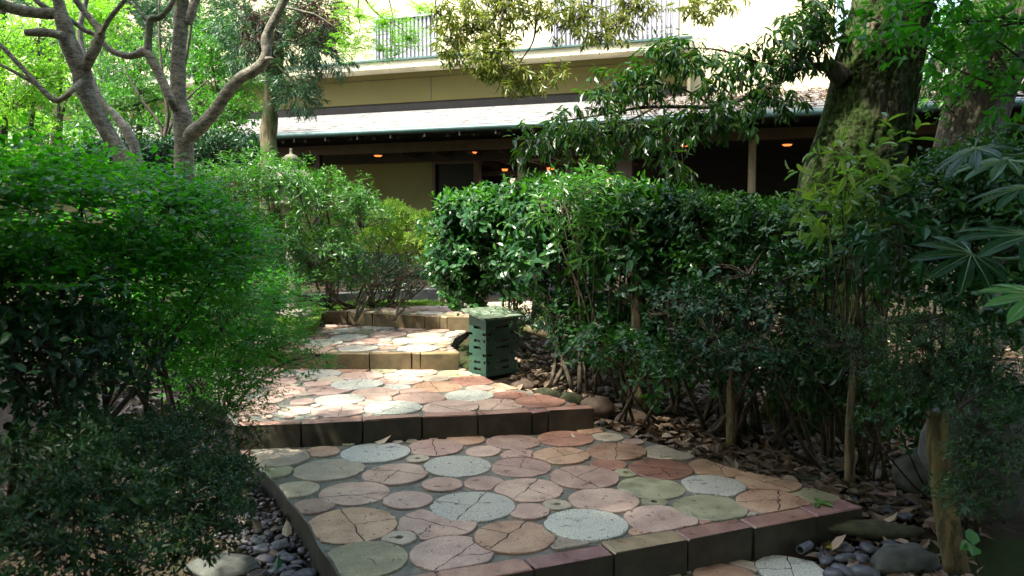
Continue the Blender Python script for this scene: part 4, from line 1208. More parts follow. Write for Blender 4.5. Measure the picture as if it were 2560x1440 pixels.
shrub('leafy_shrub', 'middle part of the left bushes, dark twigs with small green leaves over the path edge', 'shrub',
      [pb(470, 790, 3.9, 170, 100, .5), pb(640, 770, 4.6, 130, 90, .45), pb(560, 880, 4.2, 140, 60, .4), pb(380, 860, 3.4, 120, 70, .4)],
      2400, 8, .034, .52, G['bright'], WD, [base_at(420, 1060, .1), base_at(520, 1020, .15)], 12, .1, 'fine', 280, stem=.11, splay=(70, 50), planar=True, horiz=.55, lean=(.8, -.1, 0), shell=.3, stemr=.010, twigs=300, top=.3, ground=.2)
shrub('young_maple', 'small spreading shrub with thin stems and flat green leaves hanging over the second landing', 'shrub',
      [pb(600, 930, 4.5, 120, 60, .3), pb(690, 860, 4.7, 90, 50, .3), pb(760, 905, 4.6, 70, 26, .22), pb(600, 1000, 4.3, 90, 40, .25), pb(520, 960, 4.3, 90, 60, .3)],
      1200, 7, .034, .5, G['bright'], WD, [base_at(556, 1062, .12), base_at(578, 1060, .12)], 8, .2, 'mid', 240, stem=.09, splay=(70, 50), planar=True, horiz=.7, lean=(.5, 0, 0), shell=.35, stemr=.009, twigs=200, flat=1.5, ground=.3)
shrub('azalea', 'low dark azalea with small narrow leaves at the lower left corner', 'azalea',
      [pb(140, 1180, 1.9, 170, 120, .35), pb(330, 1180, 2.1, 170, 100, .4), pb(500, 1230, 2.3, 110, 70, .25), pb(330, 1320, 1.9, 200, 90, .35), pb(540, 1330, 2.1, 70, 50, .2), pb(120, 1350, 1.7, 190, 130, .35), pb(580, 1190, 2.4, 60, 25, .12)],
      3800, 8, .027, .40, G['azalea'], WD, [base_at(250, 1480, 0), base_at(420, 1420, 0)], 14, .7, 'mid', 300, stem=.022, splay=(85, 40), shell=.22, stemr=.007, twigs=300, top=.5, ground=.02)
shrub('azalea', 'dim tuft of azalea at the edge of the pebbles below the second landing corner', 'azalea',
      [pb(470, 1070, 3.0, 110, 50, .25), pb(600, 1090, 3.1, 60, 25, .12)],
      500, 7, .024, .36, G['azalea'], WD, [base_at(480, 1170, 0)], 6, .6, 'mid', 60, stem=.02, splay=(85, 40), shell=.25, stemr=.006, twigs=80, top=.4, ground=.02)
shrub('satsuki_bush', 'wide mounded green bush in sun beyond the left trees, beside the stone lantern', 'bush',
      [pb(580, 500, 7.4, 110, 90, .6), pb(700, 490, 7.9, 120, 95, .7), pb(820, 530, 8.2, 100, 85, .6), pb(890, 555, 8.4, 75, 75, .5), pb(640, 600, 7.6, 120, 60, .6), pb(800, 640, 8.0, 120, 60, .6), pb(720, 690, 7.9, 90, 40, .4), pb(860, 690, 8.3, 80, 35, .3)],
      3600, 6, .072, .40, G['mid'], WD2, [base_at(700, 760, .6), base_at(830, 770, .6), base_at(640, 770, .6)], 14, .6, 'mid', 280, stem=.06, splay=(88, 50), shell=.2, stemr=.022, twigs=220, top=.6, ground=.95)
shrub('satsuki_bush', 'light yellow green bush in full sun between the left bush and the hedge', 'bush',
      [pb(975, 550, 9.3, 55, 40, .5), pb(1025, 575, 9.4, 60, 45, .5), pb(1050, 620, 9.2, 50, 35, .4), pb(960, 600, 9.2, 60, 30, .4)],
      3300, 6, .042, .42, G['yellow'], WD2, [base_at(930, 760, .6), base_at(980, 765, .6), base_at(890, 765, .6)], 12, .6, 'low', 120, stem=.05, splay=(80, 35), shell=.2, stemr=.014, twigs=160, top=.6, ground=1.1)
shrub('spindly_shrub', 'thin bare stemmed shrub with sparse small leaves under the sunlit bushes', 'shrub',
      [pb(900, 680, 8.3, 120, 50, .5), pb(1020, 690, 8.7, 90, 50, .4), pb(800, 690, 8.0, 90, 40, .4)],
      330, 5, .05, .4, G['dark'], WD2, [base_at(935, 768, .6), base_at(970, 766, .6), base_at(880, 768, .6)], 16, .3, 'mid', 60, stem=.05, shell=.4, stemr=.014, twigs=200, ground=.7)
# dark bush line behind left trees
shrub('dark_bush', 'dark green bush behind the two left trunks under the roof edge', 'bush',
      [pb(420, 395, 9.2, 110, 35, .5), pb(560, 380, 9.6, 100, 40, .5), pb(300, 400, 8.8, 110, 40, .5)],
      2600, 5, .07, .5, G['dark'], WD, [at(430, 640, 9.2)], 8, .4, 'mid', 80, stem=.07, shell=.3, stemr=.02, twigs=120, top=.4)

# right hedge ---------------------------------------------------
hg = 'camellia shrubs forming the hedge right of the path'
def camellia(label, blobs, n, base, pick, size=.104, ns=8, lod='fine', mat='camellia', sr=.02):
    if 'low' not in label and 'twigs' not in label: blobs = [(c - Vector((0, 0, r[2] * .12)), (r[0], r[1], r[2] * .84)) for c, r in blobs]
    low = []
    for c, r in blobs[:2]:
        low.append((Vector((c.x + (.45 if 'second from the box' in label else 0) + R.normal(0, .1), c.y - .1, max(.72, c.z - .95))), (r[0] * 1.1, r[1] * .8, .2)))
    if n > 1500 and 'drooping over' not in label: blobs = blobs + low
    root = shrub('camellia_shrub', label, 'shrub', blobs, int(n * .66), 6, size, .56, G[mat], WD2, base, ns, .45, lod, pick, stem=size * 1.3, splay=(88, 58), shell=.24, jitter=.2, stemr=sr, twigs=230, top=.45, group=hg, ground=.35)
    if n > 1500:      # fresh growth on top
        tops = [(Vector((c.x, c.y, c.z + r[2] * .62)), (r[0] * .9, r[1] * .8, r[2] * .3)) for c, r in blobs if c.z > 1.45]
        shrub('', None, None, tops, int(n * .13), 6, size * .95, .42, G['mid'], WD2, [tuple(tops[0][0] - Vector((0, 0, .3)))], 3, .8, lod, 60, stem=size * 1.4, splay=(80, 35), shell=.3, stemr=.006, twigs=20, parent=root)
    return root
camellia('glossy camellia at the left end of the hedge, drooping over the green box',
         [pb(1190, 560, 7.7, 95, 75, .4), pb(1135, 650, 7.7, 45, 85, .3), pb(1260, 560, 7.5, 90, 75, .45), pb(1230, 655, 7.6, 105, 60, .35), pb(1165, 725, 7.6, 42, 38, .2), pb(1300, 660, 7.2, 50, 70, .3)], 3000,
         [base_at(1240, 870, .4), base_at(1330, 880, .35), base_at(1290, 860, .4)], 300)
camellia('glossy camellia second from the box end of the hedge, tall stems bare below',
         [pb(1370, 550, 6.7, 90, 80, .5), pb(1450, 560, 6.5, 90, 80, .5), pb(1400, 660, 6.5, 120, 65, .45)], 2100,
         [base_at(1370, 960, .3), base_at(1440, 970, .3), base_at(1500, 960, .3)], 300)
camellia('glossy camellia in the middle of the hedge around the fence post',
         [pb(1570, 550, 6.1, 90, 75, .5), pb(1660, 560, 5.9, 90, 75, .5), pb(1620, 660, 5.8, 130, 60, .45)], 2000,
         [base_at(1620, 1010, .25), base_at(1700, 1030, .22), base_at(1560, 1000, .25)], 300)
camellia('dense camellia of the hedge left of the big mossy trunk',
         [pb(1760, 560, 5.5, 95, 75, .45), pb(1860, 570, 5.2, 95, 80, .45), pb(1830, 670, 5.0, 130, 60, .4)], 2000,
         [base_at(1780, 1050, .2), base_at(1900, 1090, .15), base_at(1830, 1080, .15)], 300, .062)
camellia('camellia in front of the big mossy trunk with dark rounded leaves',
         [pb(1980, 570, 4.8, 100, 70, .4), pb(2090, 590, 4.5, 100, 80, .4), pb(2060, 680, 4.4, 110, 50, .35), pb(2200, 600, 4.2, 100, 90, .4)], 2000,
         [base_at(1950, 1120, .12), base_at(2080, 1150, .1), base_at(2150, 1180, .1)], 300, .058)
camellia('low glossy camellia branch right of the green box above the leaf litter',
         [pb(1480, 880, 4.9, 80, 35, .22), pb(1580, 870, 4.9, 70, 35, .2), pb(1640, 940, 4.6, 70, 50, .22)], 260,
         [base_at(1620, 1060, .2), base_at(1560, 1050, .2)], 240, .06, 6, sr=.013)
camellia('shaded camellia twigs low in the middle of the right bed',
         [pb(1830, 800, 4.7, 130, 70, .3), pb(1960, 820, 4.5, 120, 80, .3), pb(1760, 900, 4.5, 110, 60, .3), pb(1900, 930, 4.2, 90, 50, .25), pb(1700, 760, 5.0, 110, 50, .3)], 800,
         [base_at(1760, 1080, .15), base_at(1880, 1090, .15), base_at(1830, 1110, .12), base_at(2050, 1160, .1)], 280, .056, 12, mat='dark', sr=.018)
camellia('dark bushy shrub filling the right edge behind the lobed leaves',
         [pb(2330, 520, 3.6, 130, 110, .4), pb(2450, 470, 3.5, 120, 130, .4), pb(2500, 600, 3.3, 110, 120, .4), pb(2500, 750, 3.2, 110, 90, .3), pb(2330, 690, 3.6, 110, 90, .3)], 3400,
         [base_at(2300, 1200, .15), base_at(2450, 1250, .1)], 260, .05, 12, sr=.014)
shrub('long_leaved_shrub', 'upright pale shrub with long narrow leaves rising above the middle of the hedge', 'shrub',
      [pb(1470, 500, 5.9, 110, 55, .3), pb(1400, 520, 5.9, 70, 45, .3), pb(1560, 560, 5.7, 60, 70, .25), pb(1500, 600, 5.7, 90, 70, .25)], 200, 6, .125, .2, G['long'], WD2,
      [base_at(1560, 1000, .25), base_at(1480, 980, .3)], 8, .6, 'fine', 160, stem=.08, splay=(75, 35), droop=.25, shell=.3, stemr=.012, twigs=120)
shrub('long_leaved_shrub', 'pale yellow green shrub with drooping pointed leaves in front of the big mossy trunk', 'shrub',
      [pb(2180, 385, 3.7, 95, 22, .2), pb(2110, 440, 3.7, 90, 40, .2), pb(2200, 480, 3.6, 100, 70, .25), pb(2060, 540, 3.8, 90, 50, .2)], 80, 6, .105, .30, G['pale'], WD2,
      [base_at(2150, 1180, .1)], 7, .5, 'fine', 190, stem=.10, splay=(80, 45), droop=.25, shell=.3, stemr=.008, twigs=60)
shrub('long_leaved_shrub', 'big soft leaves hanging below the pale shrub over the fence rail', 'shrub',
      [pb(2120, 640, 3.3, 90, 60, .2), pb(2270, 590, 3.1, 90, 60, .2), pb(1980, 900, 4.0, 40, 50, .1)], 34, 5, .10, .34, G['fatsia'], WD2,
      [base_at(2200, 1200, .1)], 5, .1, 'fine', 120, stem=.06, droop=.6, shell=.35, stemr=.008, twigs=34)
shrub('azalea', 'azalea with tiny narrow leaves beside the leaning post on the right', 'azalea',
      [pb(2290, 850, 3.0, 130, 80, .25), pb(2400, 900, 2.8, 120, 90, .25), pb(2300, 960, 2.9, 130, 50, .2), pb(2470, 1020, 2.6, 100, 90, .2), pb(2180, 1050, 3.0, 60, 22, .1), pb(2480, 1160, 2.5, 90, 70, .2), pb(2420, 1240, 2.5, 90, 40, .15)],
      1900, 8, .025, .38, G['azalea'], WD, [base_at(2420, 1330, .1), base_at(2500, 1300, .1)], 14, .5, 'mid', 300, stem=.02, splay=(85, 40), shell=.35, stemr=.007, twigs=420, top=.3, ground=.2)
shrub('azalea', 'sprawling small leaved azalea low in the right bed behind the fence rail', 'azalea',
      [pb(2050, 850, 4.0, 130, 60, .3), pb(1850, 880, 4.3, 130, 50, .3), pb(2180, 900, 3.6, 90, 70, .25)],
      700, 7, .022, .36, G['azalea'], WD, [base_at(2100, 1120, .1), base_at(1950, 1090, .1)], 10, .4, 'low', 0, stem=.02, splay=(85, 40), shell=.4, stemr=.007, twigs=300, ground=.3)
shrub('ground_plant', 'patch of low ground cover leaves behind the log fence', 'plant',
      [pb(1500, 790, 6.4, 240, 35, .6), pb(1800, 760, 6.4, 200, 35, .6), pb(1330, 800, 7.6, 120, 25, .4)], 1100, 5, .045, .45, G['azalea'], WD,
      [at(1500, 900, 6.4), at(1800, 900, 6.4)], 10, .5, 'low', 0, stem=.05, shell=.4, stemr=.009, twigs=300)

for i, (bx_, lab) in enumerate(((890, 'shaded evergreen bush behind the thin stemmed shrub left of the box'), (1330, 'shaded evergreen bush behind the left part of the hedge'), (1600, 'shaded evergreen bush behind the middle of the hedge'), (1900, 'shaded evergreen bush behind the hedge near the big mossy trunk'), (2260, 'shaded evergreen bush between the two mossy trunks'))):
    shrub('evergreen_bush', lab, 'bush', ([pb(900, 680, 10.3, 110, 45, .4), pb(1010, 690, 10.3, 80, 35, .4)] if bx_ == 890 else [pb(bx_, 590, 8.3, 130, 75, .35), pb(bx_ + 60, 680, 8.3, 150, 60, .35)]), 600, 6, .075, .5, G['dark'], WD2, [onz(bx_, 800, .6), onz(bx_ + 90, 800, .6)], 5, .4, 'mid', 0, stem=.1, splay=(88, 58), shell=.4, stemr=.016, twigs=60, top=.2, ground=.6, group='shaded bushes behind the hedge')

for (cx, cy, lab) in ((4.3, 2.2, 'unseen tall dark bush added outside the right edge of the picture'), (-3.3, 1.0, 'unseen tall dark bush added outside the left edge of the picture'), (4.6, 4.6, 'unseen tall dark bush added beyond the lobed leaves'), (-4.6, 3.4, 'unseen tall dark bush added outside the left edge beyond the leafy shrub')):  # unseen bushes added to keep side light off the foreground
    shrub('evergreen_bush', lab, 'bush', [(Vector((cx, cy, 1.1)), (.9, 1.2, 1.1)), (Vector((cx, cy, 2.4)), (.9, 1.2, .8))], 1500, 6, .12, .5, G['dark'], WD, [(cx, cy, 0)], 4, .3, 'low', 0, stem=.12, shell=.4, stemr=.02, twigs=30, ground=.1, group='unseen bushes added to block side light')

# fresh sprout lower right
sp = empty('seedling', base_at(2448, 1420, .02)); tag(sp, 'seedling with four broad bright leaves at the foot of the leaning post', 'plant'); WROOT[sp] = 1
hub = at(2432, 1364, 2.3); mb = MB(); mb.tube([tuple(base_at(2448, 1420, .02)), tuple(hub)], [.003, .002], 5); mb.build('stem', WD, sp); grn2 = leaf_mat('seedling_leaf', [(0.05, 0.15, 0.03), (0.06, 0.18, 0.04)], .45, .3)
for (ex, ey, yy) in ((2428, 1322, 2.35), (2370, 1372, 2.2), (2440, 1408, 2.15), (2480, 1400, 2.4)):
    e = at(ex, ey, yy); d = e - hub; L = .075; dn = d.normalized(); nn = (Vector((0, -.6, .8)) - dn * dn.dot(Vector((0, -.6, .8)))).normalized(); s = dn.cross(nn)
    o = link(bpy.data.objects.new('leaf', unit_leaf(grn2)), sp)
    w = L * .6; o.matrix_local = Matrix(((s.x * w, dn.x * L, nn.x * L, hub.x), (s.y * w, dn.y * L, nn.y * L, hub.y), (s.z * w, dn.z * L, nn.z * L, hub.z), (0, 0, 0, 1)))

# fatsia: lobed hand-shaped leaves
vein = simple('leaf_vein', (0.09, 0.18, 0.06), .5, .1, 10, 0)
def fatsia_leaf(root, hub, direction, normal, rad, stem_pt, lobes=9, mat=None):
    d = direction.normalized(); n = (normal - d * normal.dot(d)).normalized(); s = d.cross(n)
    V = [(0, 0, 0)]; f = []; veins = MB()
    span = math.radians(125)
    ang = [(-span + 2 * span * i / (lobes - 1)) for i in range(lobes)]
    ring = []
    for i, a in enumerate(ang):
        Lb = rad * (1 - .38 * (abs(a) / span) ** 1.5) * R.uniform(.94, 1.04)
        step = ang[1] - ang[0]
        def pol(r, da, lift): return (r * math.sin(a + da), r * math.cos(a + da), lift)
        notch = .34 * rad
        seq = [pol(notch, -step * .5, .01 * rad), pol(Lb * .5, -step * .40, -.01 * rad), pol(Lb * .68, -step * .33, -.04 * rad), pol(Lb * .84, -step * .19, -.09 * rad), pol(Lb, 0, -.17 * rad),
               pol(Lb * .84, step * .19, -.09 * rad), pol(Lb * .68, step * .33, -.04 * rad), pol(Lb * .5, step * .40, -.01 * rad), pol(notch, step * .5, .01 * rad)]
        mids = [pol(Lb * .5, 0, -.035 * rad), pol(Lb * .68, 0, -.065 * rad), pol(Lb * .84, 0, -.11 * rad), pol(notch * .8, 0, -.02 * rad)]
        b = len(V); V += seq + mids
        m5, m7, m8, m3 = b + 9, b + 10, b + 11, b + 12
        f += [(0, m3, b), (0, b + 8, m3), (b, m3, m5, b + 1), (b + 1, m5, m7, b + 2), (b + 2, m7, m8, b + 3), (b + 3, m8, b + 4), (b + 8, b + 7, m5, m3), (b + 7, b + 6, m7, m5), (b + 6, b + 5, m8, m7), (b + 5, b + 4, m8)]
        pts = [(0, 0, .002), mids[3], mids[0], mids[1], mids[2], seq[4]]
        veins.tube([(x, y, z + .0015) for x, y, z in pts], [.0022, .002, .0016, .0012, .0009, .0004], 4, cap=False)
    me = bpy.data.meshes.new('leaf'); me.from_pydata(V, [], f); me.materials.append(mat or G['fatsia']); me.update()
    o = link(bpy.data.objects.new('leaf', me), root)
    o.matrix_local = Matrix(((s.x, d.x, n.x, hub.x), (s.y, d.y, n.y, hub.y), (s.z, d.z, n.z, hub.z), (0, 0, 0, 1)))
    veins.build('vein', vein, o)
    mb = MB(); mid = (hub + stem_pt) / 2 + Vector((0, 0, -.03)); L = smooth_path([(*stem_pt, .005), (*mid, .004), (*hub, .003)], 5)
    mb.tube(L[:, :3], L[:, 3], 6); mb.build('leaf_stalk', vein, root)
fr = empty('fatsia', base_at(2700, 1500, 0)); tag(fr, 'large leaved fatsia with hand shaped lobed leaves reaching in from the right edge', 'plant'); WROOT[fr] = 1
st = [at(2720, 1500, 1.9), at(2690, 900, 2.0), at(2650, 600, 2.1), at(2640, 350, 2.2)]
mb = MB(); L = smooth_path([(*p, .014) for p in st], 6); mb.tube(L[:, :3], L[:, 3], 8, wob=.1); mb.build('trunk', WD, fr, smooth=True)
light = leaf_mat('fatsia_light', [(0.04, 0.15, 0.03), (0.05, 0.17, 0.035)], .35, .35)
for (hx, hy, Y, dx, dy, dz, nx, ny, nz, rad, k, m) in (
        (2428, 636, 2.0, -.85, -.35, -.28, -.1, -.62, .75, .16, 2, None), (2442, 372, 2.1, -.75, -.3, -.42, -.35, -.1, .9, .14, 3, None),
        (2575, 590, 1.9, -.8, -.4, -.1, 0, -.35, .9, .2, 2, None), (2560, 470, 2.0, -.95, .1, -.25, -.15, -.2, .95, .14, 3, None),
        (2590, 320, 2.1, -.9, -.2, .15, 0, -.25, .95, .13, 3, None), (2590, 740, 1.7, -.7, -.5, -.25, -.2, -.6, .75, .13, 1, light), (2520, 400, 2.5, -.7, .3, -.1, 0, -.3, .95, .18, 3, G['mid'])):
    fatsia_leaf(fr, at(hx, hy, Y), Vector((dx, dy, dz)), Vector((nx, ny, nz)), rad, st[k], mat=m)

# ------------------------------------------------------------------ trees
def limbs(root, name, paths, mat, sides=12, wob=.12, seed=0):
    for i, (pts, Y) in enumerate(paths):
        L = ppath(pts, Y, 7)
        mb = MB(); mb.tube(L[:, :3], L[:, 3], sides if i == 0 else max(8, sides - 4), wob=wob, seed=seed + i)
        mb.build('trunk' if i == 0 else name, mat, root, smooth=True)

t1 = empty('gnarled_tree', at(361, 470, 5.6)); tag(t1, 'gnarled twisting tree with a broken stub, nearest the left edge', 'tree'); WROOT[t1] = 1
limbs(t1, 'branch', [([(430, 560, 40), (361, 455, 40), (318, 408, 40), (282, 354, 38), (245, 289, 38), (213, 231, 40), (206, 188, 44), (188, 144, 42), (168, 100, 40), (160, 60, 38), (145, 35, 30), (108, 33, 27), (54, 27, 26), (0, 10, 26), (-60, -10, 24)], 5.6),
        ([(160, 50, 28), (148, 10, 26), (134, -30, 22)], 5.6), ([(150, 45, 16), (119, 22, 14), (90, 0, 12), (70, -30, 10)], 5.6),
        ([(208, 196, 16, 5.6), (222, 152, 25), (245, 105, 24), (249, 76, 20), (220, 40, 16), (191, 0, 16), (180, -30, 14)], 5.55), ([(250, 88, 13), (274, 47, 12), (300, 15, 11), (330, -20, 9)], 5.5),
        ([(249, 90, 13), (213, 76, 12), (188, 58, 12), (170, 45, 10)], 5.7), ([(158, 90, 22), (130, 84, 20), (108, 81, 20), (65, 81, 18)], 5.5),
        ([(212, 195, 10, 5.6), (180, 226, 14), (155, 247, 14), (134, 249, 14), (105, 224, 13), (69, 184, 12), (22, 134, 11), (-20, 90, 10)], 5.4), ([(85, 208, 8), (36, 180, 8), (0, 162, 8), (-40, 150, 7)], 5.4)], B1, 14, .14, 1)
t2 = empty('smooth_barked_tree', at(460, 500, 6.4)); tag(t2, 'pale smooth barked tree forking low into a straight stem and crooked limbs', 'tree'); WROOT[t2] = 1
limbs(t2, 'branch', [([(462, 600, 52), (460, 500, 47), (460, 397, 47), (458, 307, 46), (450, 270, 40), (446, 235, 37), (446, 144, 35), (451, 72, 34), (453, 0, 34), (455, -60, 32)], 6.4),
        ([(466, 350, 22), (482, 332, 36), (523, 295, 30), (574, 224, 29), (600, 195, 28), (635, 176, 28), (659, 155, 27), (667, 128, 25), (665, 100, 24), (675, 72, 22), (704, 14, 20), (720, -20, 18)], 6.3),
        ([(446, 290, 12, 6.4), (430, 255, 22), (412, 217, 22), (386, 162, 22), (365, 130, 24), (340, 137, 18), (314, 139, 16), (274, 123, 14), (249, 95, 13)], 6.3),
        ([(368, 132, 20), (372, 83, 17), (376, 50, 18), (404, 40, 14), (430, 7, 12), (436, -20, 11)], 6.3), ([(366, 52, 7), (343, 22, 5), (321, 0, 4), (310, -20, 4)], 6.3),
        ([(468, 60, 24), (482, 20, 22), (495, -20, 20)], 6.4), ([(664, 148, 12), (678, 146, 8), (683, 148, 5)], 6.25), ([(715, 18, 7), (760, 30, 6), (790, 38, 5), (840, 70, 3)], 6.4)], B1, 14, .10, 20)
t3 = empty('pale_trunk_tree', at(350, 440, 6.8)); tag(t3, 'pale spotted trunk just behind the gnarled tree', 'tree'); WROOT[t3] = 1
limbs(t3, 'branch', [([(365, 520, 28), (350, 430, 26), (336, 368, 25), (318, 330, 25), (305, 310, 22), (282, 282, 18), (262, 262, 16), (230, 200, 15), (200, 90, 14), (215, 0, 12), (220, -40, 11)], 6.8)], B2, 12, .1, 40)
t4 = empty('cedar_tree', at(673, 500, 9.0)); tag(t4, 'straight mossy cedar trunk with hanging brown needles before the bright roof', 'tree'); WROOT[t4] = 1
limbs(t4, 'branch', [([(673, 560, 46), (673, 408, 43), (671, 343, 41), (679, 253, 38), (686, 180, 37), (693, 108, 34), (700, 36, 28), (704, -40, 24)], 9.0),
        ([(690, 120, 6), (720, 100, 6), (760, 120, 5), (800, 140, 4)], 8.7), ([(700, 60, 6), (740, 60, 5), (790, 90, 5), (830, 120, 3)], 8.8), ([(695, 60, 6), (660, 50, 5), (620, 70, 4), (590, 90, 3)], 8.9), ([(690, 160, 5), (720, 190, 5), (750, 210, 4)], 8.7)], B3, 14, .1, 50)
def needles(root, blobs, n, mat, L=.10, k=9, hang=.3, name='needles', pick=0):
    P, out = blob_points(blobs, n, .3, 0)
    sd = norm(out + np.array([0, 0, -hang]) + R.normal(0, .3, P.shape))
    pos, d, nn, s = shoot_leaves(P, sd, k, np.full(len(P), .14), L, (45, 20), hang * .5, .2)
    leaves(root, name, pos, d, nn, s, .07, mat, 'low', pick)
needles(t4, [pb(735, 190, 8.8, 45, 45, .35), pb(745, 240, 8.8, 35, 30, .3), pb(820, 130, 8.6, 45, 40, .3), pb(770, 110, 8.7, 50, 35, .3), pb(770, 50, 8.8, 90, 40, .4), pb(620, 110, 8.9, 45, 50, .35), pb(600, 60, 9.0, 50, 50, .4)], 1500, G['needle'], .10, 9, .35)
needles(t4, [pb(690, 110, 8.9, 28, 55, .2), pb(655, 80, 8.9, 35, 45, .25), pb(795, 60, 8.7, 45, 55, .25), pb(815, 30, 8.7, 45, 35, .25), pb(660, 30, 8.9, 40, 30, .2)], 800, G['brownneedle'], .11, 8, .7)
t5 = empty('forked_tree', at(143, 480, 9)); tag(t5, 'dark thin tree trunk behind the gnarled tree at far left', 'tree'); WROOT[t5] = 1
limbs(t5, 'branch', [([(143, 470, 36), (143, 383, 34), (141, 343, 25), (144, 307, 25), (144, 231, 20), (152, 144, 16), (155, 72, 12), (158, -30, 10)], 9), ([(148, 300, 12), (165, 250, 10), (170, 210, 8)], 9), ([(100, 231, 8), (60, 236, 10), (44, 260, 9), (36, 280, 9)], 8)], B5, 10, .12, 60)
t6 = empty('edge_tree', at(4, 500, 8)); tag(t6, 'dark trunk cut by the left edge of the photo', 'tree'); WROOT[t6] = 1
limbs(t6, 'branch', [([(2, 420, 28), (6, 290, 24), (2, 180, 22), (4, 60, 20), (4, -40, 18)], 8)], B5, 10, .1, 66)
t6b = empty('multistem_tree', at(412, 420, 9.6)); tag(t6b, 'cluster of thin dark stems between the pale trunks', 'tree'); WROOT[t6b] = 1
limbs(t6b, 'branch', [([(410, 400, 14), (412, 347, 12), (419, 289, 9), (410, 217, 7), (400, 120, 6), (398, 0, 5)], 9.6), ([(410, 350, 9), (396, 305, 8), (354, 249, 6), (310, 170, 4)], 9.6), ([(415, 345, 8), (440, 290, 6), (470, 245, 5), (520, 200, 3)], 9.6), ([(418, 340, 10), (430, 300, 8), (470, 120, 7), (480, 20, 6)], 9.8)], B5, 8, .1, 70)

# big mossy trunk on the right
t7 = empty('mossy_tree', at(2070, 1030, 5.6)); tag(t7, 'massive leaning tree trunk with green moss and a long leafy limb to the left', 'tree'); WROOT[t7] = 1
Lp = ppath([(2060, 1080, 330), (2075, 960, 270), (2085, 850, 235), (2095, 740, 222), (2100, 640, 225), (2112, 540, 232), (2122, 453, 228), (2143, 385, 212), (2161, 317, 202), (2183, 227, 200), (2194, 159, 196), (2212, 91, 186), (2231, 0, 177), (2250, -80, 170), (2290, -300, 160)], 5.6, 9)
Lq = np.array([Lp[min(int(i), len(Lp) - 1)] * (1 - i % 1) + Lp[min(int(i) + 1, len(Lp) - 1)] * (i % 1) for i in np.arange(0, len(Lp) - 1, .5)])
mb = MB(); mb.tube(Lq[:, :3], Lq[:, 3], 150, wob=.03, seed=3)
Vt = mb.v[0]; nS = 150; nL = len(Lq)
for i in range(nL):
    ax = Lq[i, :3]
    for j in range(nS):
        a = j / nS * 6.2832
        q = Vector((math.cos(a + i * .004) * 7, math.sin(a + i * .004) * 7, i * .05)); q2 = Vector((math.cos(a + i * .004) * 17, math.sin(a + i * .004) * 17, i * .13))
        n1_ = abs(noise.noise(q)); n2_ = abs(noise.noise(q2)); h = .01 - max(0, .2 - n1_) * .14 - max(0, .16 - n2_) * .13
        v = Vt[i * nS + j]; d = (v - ax) / (np.linalg.norm(v - ax) + 1e-9); Vt[i * nS + j] = v + d * h
o = mb.build('trunk', B4, t7, smooth=True)
tri = [([(2110, 200, 60), (2080, 172, 40), (2050, 165, 20), (2034, 166, 17), (1989, 174, 15), (1957, 199, 15), (1898, 231, 14), (1835, 254, 13), (1785, 267, 11), (1717, 267, 9), (1649, 267, 9), (1595, 270, 8), (1536, 281, 6), (1454, 295, 5), (1400, 303, 4)], 5.5),
       ([(1631, 272, 5), (1581, 297, 5), (1527, 308, 4), (1468, 308, 4), (1380, 330, 3), (1300, 350, 2)], 5.4), ([(2143, 45, 18), (2120, 80, 12), (2090, 100, 10), (2040, 110, 8)], 5.6),
       ([(1957, 199, 7), (1900, 160, 6), (1820, 130, 5), (1740, 120, 3), (1660, 130, 2)], 5.5), ([(1835, 254, 6), (1770, 300, 5), (1720, 350, 3), (1700, 400, 2)], 5.3), ([(2050, 165, 8), (2030, 100, 6), (2010, 40, 5), (2005, -20, 4)], 5.6),
       ([(1785, 267, 6), (1700, 220, 5), (1620, 210, 4), (1540, 230, 3)], 5.6), ([(2250, -90, 120), (2000, -330, 80), (1600, -600, 50), (1300, -800, 30)], 5.0), ([(2250, -90, 120), (2500, -400, 90), (2900, -700, 60)], 4.6)]
for i, (pts, Y) in enumerate(tri):
    L = ppath(pts, Y, 6); mb = MB(); mb.tube(L[:, :3], L[:, 3], 9, wob=.15, seed=80 + i); mb.build('branch', B5 if i < 7 else B4, t7, smooth=True)
def droopers(root, blobs, n, size, mat, k=7, pick=0, asp=.34, droop=.8, twig=None, name='foliage', lod='fine', base_pts=None, stem=.09):
    P, out = blob_points(blobs, n, .45, 0)
    sd = norm(out * .5 + np.array([0, 0, -.15]) + R.normal(0, .55, P.shape))
    pos, d, nn, s = shoot_leaves(P, sd, k, np.full(len(P), stem), size, (70, 30), droop, .25)
    leaves(root, name, pos, d, nn, s, asp, mat, lod, pick)
    if base_pts is not None:
        mb = MB()
        for tp in P[::2]:
            h = base_pts[np.argmin(((base_pts - tp) ** 2).sum(1) + R.random(len(base_pts)) * .03)]
            mid = (h + tp) / 2 + R.normal(0, .03, 3) + (0, 0, .02)
            L = smooth_path([(*h, .004), (*mid, .003), (*tp, .0015)], 3); mb.tube(L[:, :3], L[:, 3], 3, cap=False)
        mb.build('twigs', twig, root)['kind'] = 'stuff'
bp_ = np.vstack([ppath(p, Y, 6)[:, :3] for p, Y in tri[:7]])
